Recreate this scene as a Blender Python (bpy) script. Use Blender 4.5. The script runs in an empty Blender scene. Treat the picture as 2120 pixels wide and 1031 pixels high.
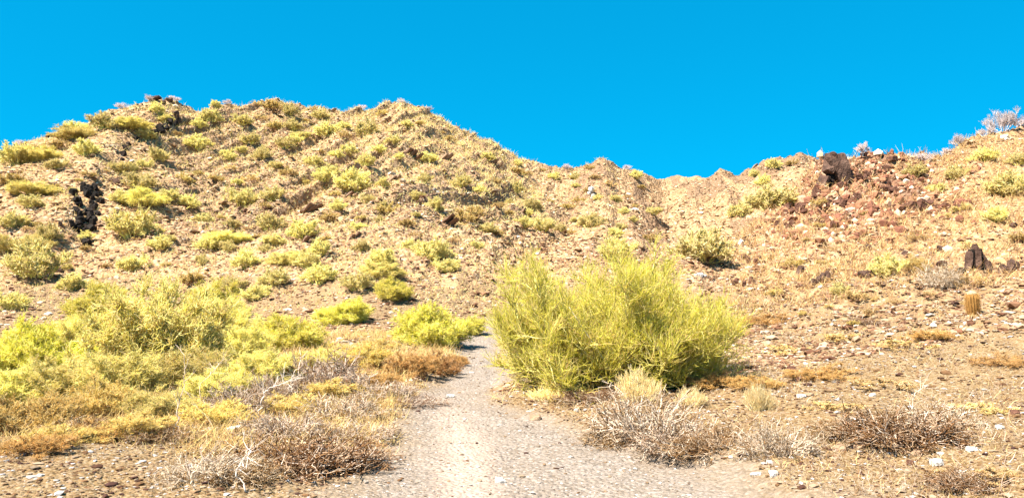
import bpy, math
import numpy as np
from mathutils import Matrix, Vector

scene = bpy.context.scene
R = math.radians

# ------------------------------------------------------------------ camera
F_PX, CX, CY = 1571.0, 1060.0, 515.5          # focal length / centre, in photo pixels
PITCH = math.atan((600.0 - CY) / F_PX)
CAM_H = 1.6
cam_data = bpy.data.cameras.new("camera")
cam_data.sensor_width = 36.0
cam_data.lens = 36.0 * F_PX / 2120.0
cam_data.clip_start = 0.05
cam_data.clip_end = 5000
cam = bpy.data.objects.new("camera", cam_data)
cam.location = (0, 0, CAM_H)
cam.rotation_euler = (R(90) + PITCH, 0, 0)
scene.collection.objects.link(cam)
scene.camera = cam

# ------------------------------------------------------------------ light
SUN_EL, SUN_AZ = R(57), R(-124)                # high and to the left, a little behind the camera
SKY_STRENGTH = 0.097
scene.view_settings.view_transform = 'Standard'
scene.view_settings.look = 'None'
scene.view_settings.exposure = 2.0
scene.view_settings.gamma = 1.0
scene.cycles.diffuse_bounces = 8
scene.cycles.transmission_bounces = 8

world = bpy.data.worlds.new("World")
scene.world = world
world.use_nodes = True
wn, wl = world.node_tree.nodes, world.node_tree.links
wn.clear()
sky = wn.new('ShaderNodeTexSky')
sky.sky_type = 'NISHITA'
sky.sun_disc = False
sky.sun_elevation = SUN_EL
sky.sun_rotation = SUN_AZ
sky.altitude = 2500
sky.air_density = 1.0
sky.dust_density = 0.0
sky.ozone_density = 3.0
tint = wn.new('ShaderNodeMix')
tint.data_type = 'RGBA'
tint.blend_type = 'MULTIPLY'
tint.inputs[0].default_value = 1.0
tint.inputs[7].default_value = (0.003, 0.82, 1.31, 1)   # the deep desert blue of the photograph
bg = wn.new('ShaderNodeBackground')
bg.inputs[1].default_value = SKY_STRENGTH
wo = wn.new('ShaderNodeOutputWorld')
soft = wn.new('ShaderNodeGamma')                       # evens out the sky from horizon to zenith
soft.inputs[1].default_value = 0.38
wl.new(sky.outputs[0], soft.inputs[0])
wl.new(soft.outputs[0], tint.inputs[6])
wl.new(tint.outputs[2], bg.inputs[0])
wl.new(bg.outputs[0], wo.inputs[0])

sun_data = bpy.data.lights.new("sun", 'SUN')
sun_data.energy = 5.0
sun_data.angle = R(0.5)
sun_data.color = (1.0, 0.90, 0.76)
sun = bpy.data.objects.new("sun", sun_data)
sdir = Vector((math.sin(SUN_AZ) * math.cos(SUN_EL), math.cos(SUN_AZ) * math.cos(SUN_EL), math.sin(SUN_EL)))
sun.rotation_euler = sdir.to_track_quat('Z', 'Y').to_euler()
sun.location = sdir * 200
scene.collection.objects.link(sun)

# ------------------------------------------------------------------ numpy noise
def _hash(ix, iy, seed):
    with np.errstate(over='ignore'):
        h = (ix.astype(np.int64) * 374761393 + iy.astype(np.int64) * 668265263 + seed * 974634541) & 0xffffffff
        h = ((h ^ (h >> 13)) * 1274126177) & 0xffffffff
        h = (h ^ (h >> 16)) & 0xffffffff
    return h.astype(np.float64) / 4294967295.0

def vnoise(x, y, seed=0):
    ix, iy = np.floor(x), np.floor(y)
    fx, fy = x - ix, y - iy
    fx = fx * fx * fx * (fx * (fx * 6 - 15) + 10)
    fy = fy * fy * fy * (fy * (fy * 6 - 15) + 10)
    a, b = _hash(ix, iy, seed), _hash(ix + 1, iy, seed)
    c, d = _hash(ix, iy + 1, seed), _hash(ix + 1, iy + 1, seed)
    return (a + (b - a) * fx) * (1 - fy) + (c + (d - c) * fx) * fy - 0.5

def fbm(x, y, seed=0, octv=4, gain=0.5):
    s, a, f = 0.0, 1.0, 1.0
    for o in range(octv):
        s = s + a * vnoise(x * f + 17.3 * o, y * f - 9.1 * o, seed + o)
        a *= gain
        f *= 2.03
    return s

def smooth(a, b, x):
    t = np.clip((x - a) / (b - a), 0, 1)
    return t * t * (3 - 2 * t)

# ------------------------------------------------------------------ terrain
SP, CP = math.sin(PITCH), math.cos(PITCH)
def slope_of_row(row):                        # height gained per metre of depth along that row of the picture
    cy = (CY - row) / F_PX
    return (SP + cy * CP) / (CP - cy * SP)

SKY_X = np.array([-900, -400, -100, 0, 40, 90, 130, 180, 230, 290, 330, 375, 410, 450, 500, 560, 610, 640, 700, 745, 800, 830,
                  880, 910, 960, 1010, 1050, 1100, 1160, 1190, 1215, 1250, 1280, 1310, 1340, 1370, 1385, 1405, 1440, 1470,
                  1490, 1510, 1530, 1570, 1620, 1660, 1690, 1760, 1900, 2120, 2600, 3200], float)
SKY_R = np.array([420, 370, 330, 309, 293, 278, 264, 247, 217, 206, 198, 208, 215, 210, 210, 205, 214, 224, 221, 223, 215, 211,
                  224, 242, 270, 287, 312, 332, 347, 347, 337, 332, 346, 347, 366, 384, 385, 377, 367, 367,
                  354, 357, 362, 347, 324, 320, 326, 342, 360, 380, 400, 420], float)
D_X = np.array([-900, 0, 200, 370, 560, 830, 1050, 1250, 1385, 1500, 1660, 2120, 3200], float)
D_Y = np.array([60, 62, 66, 78, 92, 98, 104, 114, 138, 128, 112, 110, 110], float)
RH_X = np.array([1180, 1300, 1380, 1440, 1500, 1560, 1640, 1690, 1740, 1780, 1860, 1950, 2000, 2050, 2120, 2300, 2700, 3300], float)
RH_R = np.array([720, 650, 575, 520, 485, 450, 400, 345, 338, 336, 334, 312, 286, 272, 258, 235, 215, 260], float)
RD_X = np.array([1180, 1380, 1520, 1640, 1740, 1860, 2120, 2600, 3300], float)
RD_Y = np.array([16, 23, 31, 38, 43, 46, 50, 50, 45], float)
RF_X = np.array([1180, 1400, 1560, 1800, 2120, 3300], float)
RF_Y = np.array([11, 13, 10, 7.5, 5.5, 3.5], float)

TR_Y = np.array([-20, 0, 3, 5.8, 8.4, 10.9, 15, 22, 30, 40], float)
TR_X = np.array([1.2, 0.9, 0.7, 0.5, 0.0, -0.85, -0.72, -0.85, 0.6, 2.5], float)
TR_W = np.array([2.3, 2.1, 2.0, 1.85, 1.4, 0.68, 0.55, 0.45, 0.35, 0.1], float)

def base_z(x, y):
    yy = np.maximum(y, -4)
    z = 0.022 * np.maximum(yy - 8, 0) + 0.0 * x
    z = z + 0.10 * fbm(x * 0.23, y * 0.23, 5, 3) + 0.05 * fbm(x * 0.9, y * 0.9, 8, 3)
    tx, tw = np.interp(y, TR_Y, TR_X), np.interp(y, TR_Y, TR_W)
    d = np.abs(x - tx)
    z = z - 0.07 * (1 - smooth(tw * 0.6, tw * 1.5, d)) * smooth(45, 30, y)
    z = z + 0.16 * smooth(tw * 1.2, tw * 1.2 + 2.5, d) * (x < tx)
    z = z + 0.14 * smooth(1.3, 2.0, x - tx) * smooth(16, 9, y)
    return z

def cols(x, y):
    az = np.arctan2(x, y)
    r = np.hypot(x, y)
    azc = np.clip(az, R(-58), R(58))
    Y = r * np.cos(azc)
    X = CX + F_PX * np.tan(azc) * 0.9905
    fade = smooth(R(130), R(75), np.abs(az))
    return X, Y, fade

SP_EDGE_Y = np.array([30, 36, 45, 52, 57, 62, 68, 76], float)     # edge of the nearer left spur
SP_EDGE_X = np.array([60, 120, 180, 215, 228, 258, 320, 372], float)

def height(x, y, fine=True):
    x = np.asarray(x, float)
    y = np.asarray(y, float)
    X, Y, fade = cols(x, y)
    zb = base_z(x, y)
    # ---- big hill
    wob = 14 * fbm(x * 0.06, y * 0.06, 40, 2)
    D = np.interp(X, D_X, D_Y)
    zr = CAM_H + D * slope_of_row(np.interp(X, SKY_X, SKY_R)) - 0.35
    Fm = 24 + 3 * np.sin(X * 0.006)
    s = np.clip((Y - Fm) / (D - Fm), 0, 1)
    prof = s ** 1.28
    zf = 0.35
    zm = zf + (zr - zf) * prof - np.maximum(Y - D, 0) * 0.45 - np.maximum(Fm - Y, 0) * 0.5
    mid = np.clip(4 * s * (1 - s), 0, 1)
    zm = zm + mid * 3.2 * fbm(x * 0.045 + 3, y * 0.03, 21, 3)
    ex = np.interp(Y, SP_EDGE_Y, SP_EDGE_X) + wob
    spur = smooth(34, -30, X - ex) * smooth(28, 40, Y)
    zm = zm + spur * (0.9 * np.clip((D - Y) / 14.0, 0, 1) * smooth(26, 44, Y))
    # ---- right hill
    DR = np.interp(X, RD_X, RD_Y)
    FR = np.interp(X, RF_X, RF_Y)
    zrr = CAM_H + DR * slope_of_row(np.interp(X, RH_X, RH_R)) - 0.2
    sr = np.clip((Y - FR) / (DR - FR), 0, 1)
    zh = 0.1 + (zrr - 0.1) * sr ** 1.55 - np.maximum(Y - DR, 0) * 0.55 - np.maximum(FR - Y, 0) * 0.5
    zh = zh - 3.0 * smooth(1330, 1180, X)
    zh = zh + np.clip(4 * sr * (1 - sr), 0, 1) * 0.9 * fbm(x * 0.11, y * 0.09, 61, 3)
    zm = zb + (zm - zb) * fade
    zh = zb + (zh - zb) * fade
    hm = smooth(0.0, 1.2, zm - zb)
    hr = smooth(0.0, 1.0, zh - np.maximum(zm, zb))
    k = 0.25
    z = np.logaddexp(zb / k, zm / k) * k
    z = np.logaddexp(z / k, zh / k) * k - 0.06
    if fine:
        # slanting ledges (the beds dip up to the right), then rubble roughness
        a = x * 0.985 - Y * 0.17
        led = fbm(a * 0.55, Y * 0.035 + x * 0.02, 77, 3)
        led = np.abs(led) * -1.0 + 0.25
        amp = hm * (1 - hr)
        z = z + amp * (2.2 * led * smooth(26, 60, Y)) * (1 - 0.68 * smooth(1000, 1180, X)) * smooth(1850, 1650, X) * smooth(200, 420, X)
        fr = smooth(1120, 1260, X) * smooth(1800, 1650, X) * smooth(50, 66, Y)        # overlapping rocky ribs by the saddle
        z = z + amp * fr * 2.6 * np.abs(fbm(x * 0.16 - Y * 0.10, Y * 0.05 + 7, 79, 3))
        z = z + (amp * 0.42 + hr * 0.34) * fbm(x * 0.55, Y * 0.42, 31, 4, 0.55)
        z = z + (amp * 0.17 + hr * 0.22) * np.abs(fbm(x * 1.9, Y * 1.3, 33, 2, 0.6)) * 1.3
        z = z + 0.03 * fbm(x * 3.1, y * 3.1, 35, 3, 0.6)
        crag = smooth(1600, 1690, X) * smooth(1960, 1860, X) * smooth(26, 36, Y) * hr
        z = z + crag * 1.35 * np.abs(fbm(x * 0.9, y * 0.7, 93, 4, 0.6))
    return z

def masks(x, y):
    X, Y, fade = cols(x, y)
    tx, tw = np.interp(y, TR_Y, TR_X), np.interp(y, TR_Y, TR_W)
    d = np.abs(x - tx) + 0.35 * fbm(x * 1.1, y * 1.1, 51, 3)
    trail = smooth(tw * 1.45, tw * 0.55, d + 0.25 * fbm(x * 4, y * 4, 55, 3)) * smooth(38, 28, y)
    zb = base_z(x, y)
    z = height(x, y, False)
    X2 = np.where(Y < 1, CX, X)
    hill = smooth(0.3, 2.0, z - zb) * fade
    right = smooth(1480, 1640, X + 60 * fbm(x * 0.3, y * 0.3, 52, 2)) * smooth(58, 48, Y)
    right = np.maximum(right * fade, smooth(1.2, 2.6, x - tx) * smooth(14, 9, y) * (y > 0))
    return trail, hill, right

def cast(X, row, y0=3.0, y1=175.0):
    cx, cy = (X - CX) / F_PX, (CY - row) / F_PX
    k = CP - cy * SP
    Y = np.geomspace(y0, y1, 1600)
    x, z = Y * cx / k, CAM_H + Y * (SP + cy * CP) / k
    h = height(x, Y)
    hit = np.nonzero(h >= z)[0]
    if len(hit) == 0:
        i = int(np.argmin(z - h))
    else:
        i = int(hit[0])
    return float(x[i]), float(Y[i]), float(h[i])

# ------------------------------------------------------------------ mesh helper
def make_mesh(name, verts, quads=None, tris=None, col=None, smooth_shade=False, extra=None):
    me = bpy.data.meshes.new(name)
    verts = np.asarray(verts, np.float32).reshape(-1, 3)
    quads = np.zeros((0, 4), np.int32) if quads is None else np.asarray(quads, np.int32).reshape(-1, 4)
    tris = np.zeros((0, 3), np.int32) if tris is None else np.asarray(tris, np.int32).reshape(-1, 3)
    nq, nt = len(quads), len(tris)
    me.vertices.add(len(verts))
    me.vertices.foreach_set('co', verts.ravel())
    me.loops.add(nq * 4 + nt * 3)
    me.polygons.add(nq + nt)
    me.loops.foreach_set('vertex_index', np.concatenate([quads.ravel(), tris.ravel()]).astype(np.int32))
    me.polygons.foreach_set('loop_start', np.concatenate([np.arange(nq) * 4, nq * 4 + np.arange(nt) * 3]).astype(np.int32))
    if smooth_shade:
        me.polygons.foreach_set('use_smooth', np.ones(nq + nt, bool))
    else:
        me.polygons.foreach_set('use_smooth', np.zeros(nq + nt, bool))
    if col is not None:
        at = me.attributes.new('col', 'FLOAT_COLOR', 'POINT')
        c = np.ones((len(verts), 4), np.float32)
        c[:, :3] = col
        at.data.foreach_set('color', c.ravel())
    for nm, arr in (extra or {}).items():
        at = me.attributes.new(nm, 'FLOAT', 'POINT')
        at.data.foreach_set('value', np.asarray(arr, np.float32))
    me.update(calc_edges=True)
    return me

def link(name, me, mat=None, parent=None, loc=None):
    o = bpy.data.objects.new(name, me)
    if mat is not None and me is not None and not me.materials:
        me.materials.append(mat)
    scene.collection.objects.link(o)
    if parent is not None:
        o.parent = parent
    if loc is not None:
        o.location = loc
    return o

def tag(o, label, cat, group=None, kind=None):
    if label:
        o['label'] = label
    if cat:
        o['category'] = cat
    if group:
        o['group'] = group
    if kind:
        o['kind'] = kind

# ------------------------------------------------------------------ materials
def new_mat(name):
    m = bpy.data.materials.new(name)
    m.use_nodes = True
    m.node_tree.nodes.clear()
    return m, m.node_tree.nodes, m.node_tree.links

def attr_mat(name, rough=0.9, translucent=0.0, vary=0.15, spec=0.1):
    """Colour comes from the 'col' attribute of every leaf or stone, broken up by noise."""
    m, n, l = new_mat(name)
    at = n.new('ShaderNodeAttribute'); at.attribute_name = 'col'
    tc = n.new('ShaderNodeTexCoord')
    nz = n.new('ShaderNodeTexNoise'); nz.inputs['Scale'].default_value = 9.0; nz.inputs['Detail'].default_value = 4
    l.new(tc.outputs['Object'], nz.inputs['Vector'])
    mp = n.new('ShaderNodeMapRange')
    mp.inputs[1].default_value = 0.3; mp.inputs[2].default_value = 0.7
    mp.inputs[3].default_value = 1 - vary; mp.inputs[4].default_value = 1 + vary
    l.new(nz.outputs[0], mp.inputs[0])
    oi = n.new('ShaderNodeObjectInfo')
    hs = n.new('ShaderNodeHueSaturation')
    mh = n.new('ShaderNodeMapRange'); mh.inputs[3].default_value = 0.488; mh.inputs[4].default_value = 0.512
    mv = n.new('ShaderNodeMapRange'); mv.inputs[3].default_value = 0.86; mv.inputs[4].default_value = 1.12
    l.new(oi.outputs['Random'], mh.inputs[0]); l.new(oi.outputs['Random'], mv.inputs[0])
    mm = n.new('ShaderNodeMath'); mm.operation = 'MULTIPLY'
    l.new(mp.outputs[0], mm.inputs[0]); l.new(mv.outputs[0], mm.inputs[1])
    l.new(at.outputs['Color'], hs.inputs['Color']); l.new(mm.outputs[0], hs.inputs['Value']); l.new(mh.outputs[0], hs.inputs['Hue'])
    b = n.new('ShaderNodeBsdfPrincipled')
    b.inputs['Roughness'].default_value = rough
    b.inputs['Specular IOR Level'].default_value = spec
    l.new(hs.outputs[0], b.inputs['Base Color'])
    out = n.new('ShaderNodeOutputMaterial')
    if translucent > 0:
        t = n.new('ShaderNodeBsdfTranslucent')
        mx = n.new('ShaderNodeMixShader'); mx.inputs[0].default_value = translucent
        l.new(hs.outputs[0], t.inputs[0]); l.new(b.outputs[0], mx.inputs[1]); l.new(t.outputs[0], mx.inputs[2])
        l.new(mx.outputs[0], out.inputs[0])
    else:
        l.new(b.outputs[0], out.inputs[0])
    return m

def rock_mat(name, c1, c2, c3, scale=2.0):
    m, n, l = new_mat(name)
    tc = n.new('ShaderNodeTexCoord')
    nz = n.new('ShaderNodeTexNoise'); nz.inputs['Scale'].default_value = scale; nz.inputs['Detail'].default_value = 8; nz.inputs['Roughness'].default_value = 0.65
    l.new(tc.outputs['Object'], nz.inputs['Vector'])
    cr = n.new('ShaderNodeValToRGB')
    e = cr.color_ramp.elements
    e[0].position = 0.32; e[0].color = (*c1, 1)
    e[1].position = 0.68; e[1].color = (*c3, 1)
    k = e.new(0.5); k.color = (*c2, 1)
    l.new(nz.outputs[0], cr.inputs[0])
    vo = n.new('ShaderNodeTexVoronoi'); vo.inputs['Scale'].default_value = scale * 4; vo.feature = 'DISTANCE_TO_EDGE'
    l.new(tc.outputs['Object'], vo.inputs['Vector'])
    n2 = n.new('ShaderNodeTexNoise'); n2.inputs['Scale'].default_value = scale * 7; n2.inputs['Detail'].default_value = 6
    l.new(tc.outputs['Object'], n2.inputs['Vector'])
    bp = n.new('ShaderNodeBump'); bp.inputs['Strength'].default_value = 0.9; bp.inputs['Distance'].default_value = 0.08
    l.new(n2.outputs[0], bp.inputs['Height'])
    b = n.new('ShaderNodeBsdfPrincipled'); b.inputs['Roughness'].default_value = 0.85; b.inputs['Specular IOR Level'].default_value = 0.2
    l.new(cr.outputs[0], b.inputs['Base Color']); l.new(bp.outputs[0], b.inputs['Normal'])
    out = n.new('ShaderNodeOutputMaterial'); l.new(b.outputs[0], out.inputs[0])
    return m

def ground_mat():
    m, n, l = new_mat('desert_soil')
    geo = n.new('ShaderNodeNewGeometry')
    def attr(nm):
        a = n.new('ShaderNodeAttribute'); a.attribute_name = nm; return a.outputs['Fac']
    def noise(scale, det=5, rough=0.6, vec=None):
        t = n.new('ShaderNodeTexNoise'); t.inputs['Scale'].default_value = scale; t.inputs['Detail'].default_value = det; t.inputs['Roughness'].default_value = rough
        l.new(vec or geo.outputs['Position'], t.inputs['Vector']); return t.outputs[0]
    def ramp(src, stops):
        cr = n.new('ShaderNodeValToRGB'); e = cr.color_ramp.elements
        e[0].position, e[0].color = stops[0][0], (*stops[0][1], 1)
        e[1].position, e[1].color = stops[-1][0], (*stops[-1][1], 1)
        for p, c in stops[1:-1]:
            k = e.new(p); k.color = (*c, 1)
        l.new(src, cr.inputs[0]); return cr.outputs[0]
    def mix(f, a, b, mode='MIX'):
        x = n.new('ShaderNodeMix'); x.data_type = 'RGBA'; x.blend_type = mode
        if isinstance(f, float): x.inputs[0].default_value = f
        else: l.new(f, x.inputs[0])
        for s, v in ((6, a), (7, b)):
            if isinstance(v, tuple): x.inputs[s].default_value = (*v, 1)
            else: l.new(v, x.inputs[s])
        return x.outputs[2]
    def stones(scale, stops):
        v = n.new('ShaderNodeTexVoronoi'); v.inputs['Scale'].default_value = scale; v.inputs['Randomness'].default_value = 1
        l.new(geo.outputs['Position'], v.inputs['Vector'])
        sep = n.new('ShaderNodeSeparateColor'); l.new(v.outputs['Color'], sep.inputs[0])
        return ramp(sep.outputs[0], stops), v.outputs['Distance']
    big = noise(0.35, 4)
    # hillside: pinkish tan soil, buff and brown stones of two sizes
    soil_h = ramp(noise(0.5, 8, 0.7), [(0.3, (0.200, 0.108, 0.047)), (0.5, (0.309, 0.190, 0.095)), (0.7, (0.401, 0.267, 0.146))])
    st1, d1 = stones(2.6, [(0.0, (0.108, 0.055, 0.027)), (0.22, (0.217, 0.122, 0.061)), (0.55, (0.325, 0.208, 0.118)), (0.88, (0.418, 0.290, 0.177)), (1.0, (0.541, 0.430, 0.305))])
    st2, d2 = stones(7.0, [(0.0, (0.085, 0.043, 0.020)), (0.22, (0.225, 0.135, 0.068)), (0.6, (0.340, 0.222, 0.126)), (0.9, (0.447, 0.320, 0.205)), (1.0, (0.569, 0.468, 0.346))])
    hillc = mix(0.55, soil_h, st1)
    hillc = mix(0.40, hillc, st2)
    # flats: golden tan soil with fine gravel
    soil_f = ramp(noise(1.1, 8, 0.7), [(0.3, (0.139, 0.075, 0.025)), (0.5, (0.199, 0.124, 0.051)), (0.72, (0.246, 0.170, 0.088))])
    g1, d3 = stones(22, [(0.0, (0.042, 0.022, 0.007)), (0.28, (0.139, 0.082, 0.032)), (0.6, (0.208, 0.138, 0.065)), (0.9, (0.268, 0.198, 0.120)), (1.0, (0.369, 0.330, 0.277))])
    g2, d4 = stones(60, [(0.0, (0.065, 0.037, 0.014)), (0.5, (0.194, 0.133, 0.070)), (1.0, (0.323, 0.271, 0.203))])
    flat = mix(0.5, mix(0.55, soil_f, g1), g2)
    # trail: pale grey crushed stone
    soil_t = ramp(noise(1.6, 6, 0.6), [(0.3, (0.173, 0.142, 0.113)), (0.7, (0.239, 0.204, 0.179))])
    t1, d5 = stones(34, [(0.0, (0.077, 0.057, 0.036)), (0.3, (0.163, 0.132, 0.106)), (0.8, (0.231, 0.198, 0.172)), (1.0, (0.356, 0.325, 0.316))])
    trail = mix(0.45, soil_t, t1)
    golden = mix(noise(0.7, 6, 0.65), (0.265, 0.148, 0.052), (0.313, 0.192, 0.094))
    hillr = mix(0.5, hillc, mix(0.5, golden, st2))
    hc = mix(attr('right'), hillc, hillr)
    hc = mix(attr('band'), hc, mix(0.35, ramp(noise(1.6, 8, 0.7), [(0.3, (0.092, 0.050, 0.031)), (0.5, (0.156, 0.095, 0.061)), (0.72, (0.239, 0.162, 0.113))]), st2))
    hc = mix(attr('crag'), hc, mix(0.25, ramp(noise(2.2, 8, 0.7), [(0.3, (0.064, 0.027, 0.018)), (0.5, (0.132, 0.062, 0.043)), (0.72, (0.221, 0.129, 0.096))]), st2))
    c = mix(attr('hill'), flat, hc)
    trail = mix(attr('tread'), trail, ramp(noise(6, 6, 0.6), [(0.3, (0.287, 0.218, 0.176)), (0.7, (0.353, 0.272, 0.231))]))
    c = mix(attr('trail'), c, trail)
    b = n.new('ShaderNodeBsdfPrincipled'); b.inputs['Roughness'].default_value = 0.95; b.inputs['Specular IOR Level'].default_value = 0.05
    l.new(c, b.inputs['Base Color'])
    # relief of the stones
    def mul(a, k):
        x = n.new('ShaderNodeMath'); x.operation = 'MULTIPLY'; l.new(a, x.inputs[0])
        if isinstance(k, float): x.inputs[1].default_value = k
        else: l.new(k, x.inputs[1])
        return x.outputs[0]
    def add(a, k):
        x = n.new('ShaderNodeMath'); x.operation = 'ADD'; l.new(a, x.inputs[0]); l.new(k, x.inputs[1]); return x.outputs[0]
    hh = mul(add(mul(d1, -0.35), mul(d2, -0.12)), attr('hill'))
    hf = add(mul(d3, -0.035), mul(noise(9, 8, 0.7), 0.05))
    bp = n.new('ShaderNodeBump'); bp.inputs['Strength'].default_value = 0.8; bp.inputs['Distance'].default_value = 1.0
    l.new(add(hh, hf), bp.inputs['Height']); l.new(bp.outputs[0], b.inputs['Normal'])
    out = n.new('ShaderNodeOutputMaterial'); l.new(b.outputs[0], out.inputs[0])
    return m

M_SOIL = ground_mat()
M_LEAF = attr_mat('twig_foliage', 0.7, 0.55, 0.10)
M_WOOD = attr_mat('bark', 0.85, 0.0, 0.15)
M_STONE = attr_mat('loose_stone', 0.9, 0.0, 0.2)
M_GRASS = attr_mat('dry_straw', 0.8, 0.35, 0.12)
M_DARK = rock_mat('varnished_rock', (0.023, 0.015, 0.012), (0.072, 0.040, 0.029), (0.157, 0.098, 0.072), 1.6)
M_RED = rock_mat('red_brown_rock', (0.042, 0.019, 0.013), (0.104, 0.048, 0.031), (0.170, 0.092, 0.063), 2.2)
M_BUFF = rock_mat('buff_rock', (0.131, 0.082, 0.052), (0.236, 0.157, 0.101), (0.327, 0.242, 0.170), 1.5)
M_LEDGE = rock_mat('ledge_rock', (0.09, 0.05, 0.032), (0.17, 0.10, 0.066), (0.26, 0.17, 0.12), 2.0)
M_ROCK_SHADE = rock_mat('black_rock_and_shade', (0.004, 0.003, 0.003), (0.010, 0.007, 0.005), (0.040, 0.023, 0.017), 2.4)  # near-black crag rock, also the painted shade of cleft, recess and gaps
M_QUARTZ = rock_mat('white_quartz', (0.344, 0.323, 0.289), (0.433, 0.416, 0.389), (0.478, 0.466, 0.445), 2.0)

# ------------------------------------------------------------------ the setting: one height field, cut into ground, path and hills
def build_terrain():
    front = np.linspace(R(-41), R(41), 1050)
    rest = np.linspace(R(41), R(360 - 41), 130)[1:-1]
    az = np.concatenate([front, rest])
    r = np.concatenate([[0.15], np.geomspace(0.4, 24, 230)[:-1], np.linspace(24, 60, 230)[:-1], np.linspace(60, 142, 330)[:-1], np.geomspace(142, 1500, 26)])
    A, Rr = np.meshgrid(az, r)
    x, y = Rr * np.sin(A), Rr * np.cos(A)
    z = height(x, y)
    far = smooth(170, 320, Rr)
    z = z * (1 - far) + far * (-2.0)
    t, h, g = masks(x, y)
    Xd, Yd, _f = cols(x, y)
    la = x * 0.985 - Yd * 0.17
    band = smooth(0.02, 0.14, fbm(la * 0.40 + 5, Yd * 0.03 + x * 0.02, 177, 4, 0.6) + 0.25 * fbm(x * 0.9, Yd * 0.8, 178, 3) + 0.0) * smooth(30, 46, Yd)
    band = (band * smooth(300, 420, Xd + 60 * fbm(x * .1, Yd * .1, 179, 2)) * (0.55 + 0.45 * smooth(650, 850, Xd)) * (Yd > np.interp(Xd, RD_X, RD_Y) * (Xd > 1380))).ravel()
    crag = (smooth(1560, 1690, Xd + 70 * fbm(x * .25, Yd * .25, 180, 3)) * smooth(2000, 1880, Xd + 70 * fbm(x * .25, Yd * .25, 181, 3)) * smooth(24, 33, Yd) * smooth(52, 47, Yd) * smooth(-0.42, 0.05, fbm(x * 0.7, Yd * 0.6, 182, 4, 0.6))).ravel()
    tread = (smooth(0.42, 0.0, np.abs(x - np.interp(y, [0, 5.8, 8.4, 10.9, 20], [-0.1, -0.28, -0.53, -0.87, -0.8])) + 0.12 * fbm(x * 2, y * 0.7, 58, 3)) * smooth(12, 8, y)).ravel()
    nr, na = x.shape
    i = np.arange(nr - 1)[:, None]
    j = np.arange(na)[None, :]
    a = i * na + j
    b = i * na + (j + 1) % na
    q = np.stack([a, b, b + na, a + na], -1).reshape(-1, 4)
    V = np.stack([x, y, z], -1).reshape(-1, 3)
    tf, hf_, gf = t.ravel(), h.ravel(), g.ravel()
    ft, fh = tf[q].mean(1), hf_[q].mean(1)
    Xc = (CX + F_PX * x / np.maximum(y, 0.3)).ravel()[q].mean(1)
    Yc = y.ravel()[q].mean(1)
    kind = np.zeros(len(q), int)
    kind[fh > 0.45] = 2
    kind[ft > 0.5] = 1
    for k, nm in ((0, 'ground'), (1, 'path'), (2, 'hills')):
        qq = q[kind == k]
        used, inv = np.unique(qq, return_inverse=True)
        me = make_mesh(nm, V[used], quads=inv.reshape(-1, 4), smooth_shade=True,
                       extra={'trail': tf[used], 'hill': hf_[used], 'right': gf[used], 'tread': tread[used], 'band': band[used], 'crag': crag[used]})
        o = link(nm, me, M_SOIL)
        tag(o, {'ground': 'golden tan gravelly desert ground around the trail', 'path': 'pale grey gravel footpath leading to the big bush',
                'hills': 'rocky tan desert hills under a blue sky'}[nm], None, None, 'structure')
build_terrain()

# ------------------------------------------------------------------ strands and plants
def tubes(P, rad, sides=3):
    """P (N,K,3) polylines, rad (N,K) -> vertices and quads of thin tapering tubes."""
    N, K, _ = P.shape
    d = P[:, -1] - P[:, 0]
    d /= np.linalg.norm(d, axis=1, keepdims=True) + 1e-9
    ref = np.where(np.abs(d[:, 2:3]) > 0.9, np.array([[1.0, 0, 0]]), np.array([[0, 0, 1.0]]))
    u = np.cross(d, ref); u /= np.linalg.norm(u, axis=1, keepdims=True) + 1e-9
    v = np.cross(d, u)
    ang = np.arange(sides) * 2 * np.pi / sides
    ring = u[:, None, :] * np.cos(ang)[None, :, None] + v[:, None, :] * np.sin(ang)[None, :, None]
    V = P[:, :, None, :] + ring[:, None, :, :] * rad[:, :, None, None]
    n = np.arange(N)[:, None, None] * (K * sides)
    k = np.arange(K - 1)[None, :, None] * sides
    s = np.arange(sides)[None, None, :]
    s2 = (s + 1) % sides
    q = np.stack([n + k + s, n + k + s2, n + k + sides + s2, n + k + sides + s], -1).reshape(-1, 4)
    return V.reshape(-1, 3), q

def at_t(P, idx, t):
    K = P.shape[1]
    f = t * (K - 1)
    i = np.clip(f.astype(int), 0, K - 2)
    w = (f - i)[:, None]
    a, b = P[idx, i], P[idx, i + 1]
    tan = b - a
    tan /= np.linalg.norm(tan, axis=1, keepdims=True) + 1e-9
    return a + (b - a) * w, tan

def grow(rng, P, per, t0, t1, spread, up, len_lo, len_hi, K, wob):
    N = P.shape[0] * per
    idx = np.repeat(np.arange(P.shape[0]), per)
    t = rng.uniform(t0, t1, N)
    p, tan = at_t(P, idx, t)
    d = tan + rng.normal(0, spread, (N, 3)) + np.array([0, 0, up])
    d /= np.linalg.norm(d, axis=1, keepdims=True) + 1e-9
    L = rng.uniform(len_lo, len_hi, N) * (1.15 - 0.45 * t)
    out = np.zeros((N, K, 3))
    out[:, 0] = p
    cur, dd = p, d
    for k in range(1, K):
        dd = dd + rng.normal(0, wob, (N, 3)) + np.array([0, 0, up * 0.25])
        dd = dd / (np.linalg.norm(dd, axis=1, keepdims=True) + 1e-9)
        cur = cur + dd * (L / (K - 1))[:, None]
        out[:, k] = cur
    return out

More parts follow.
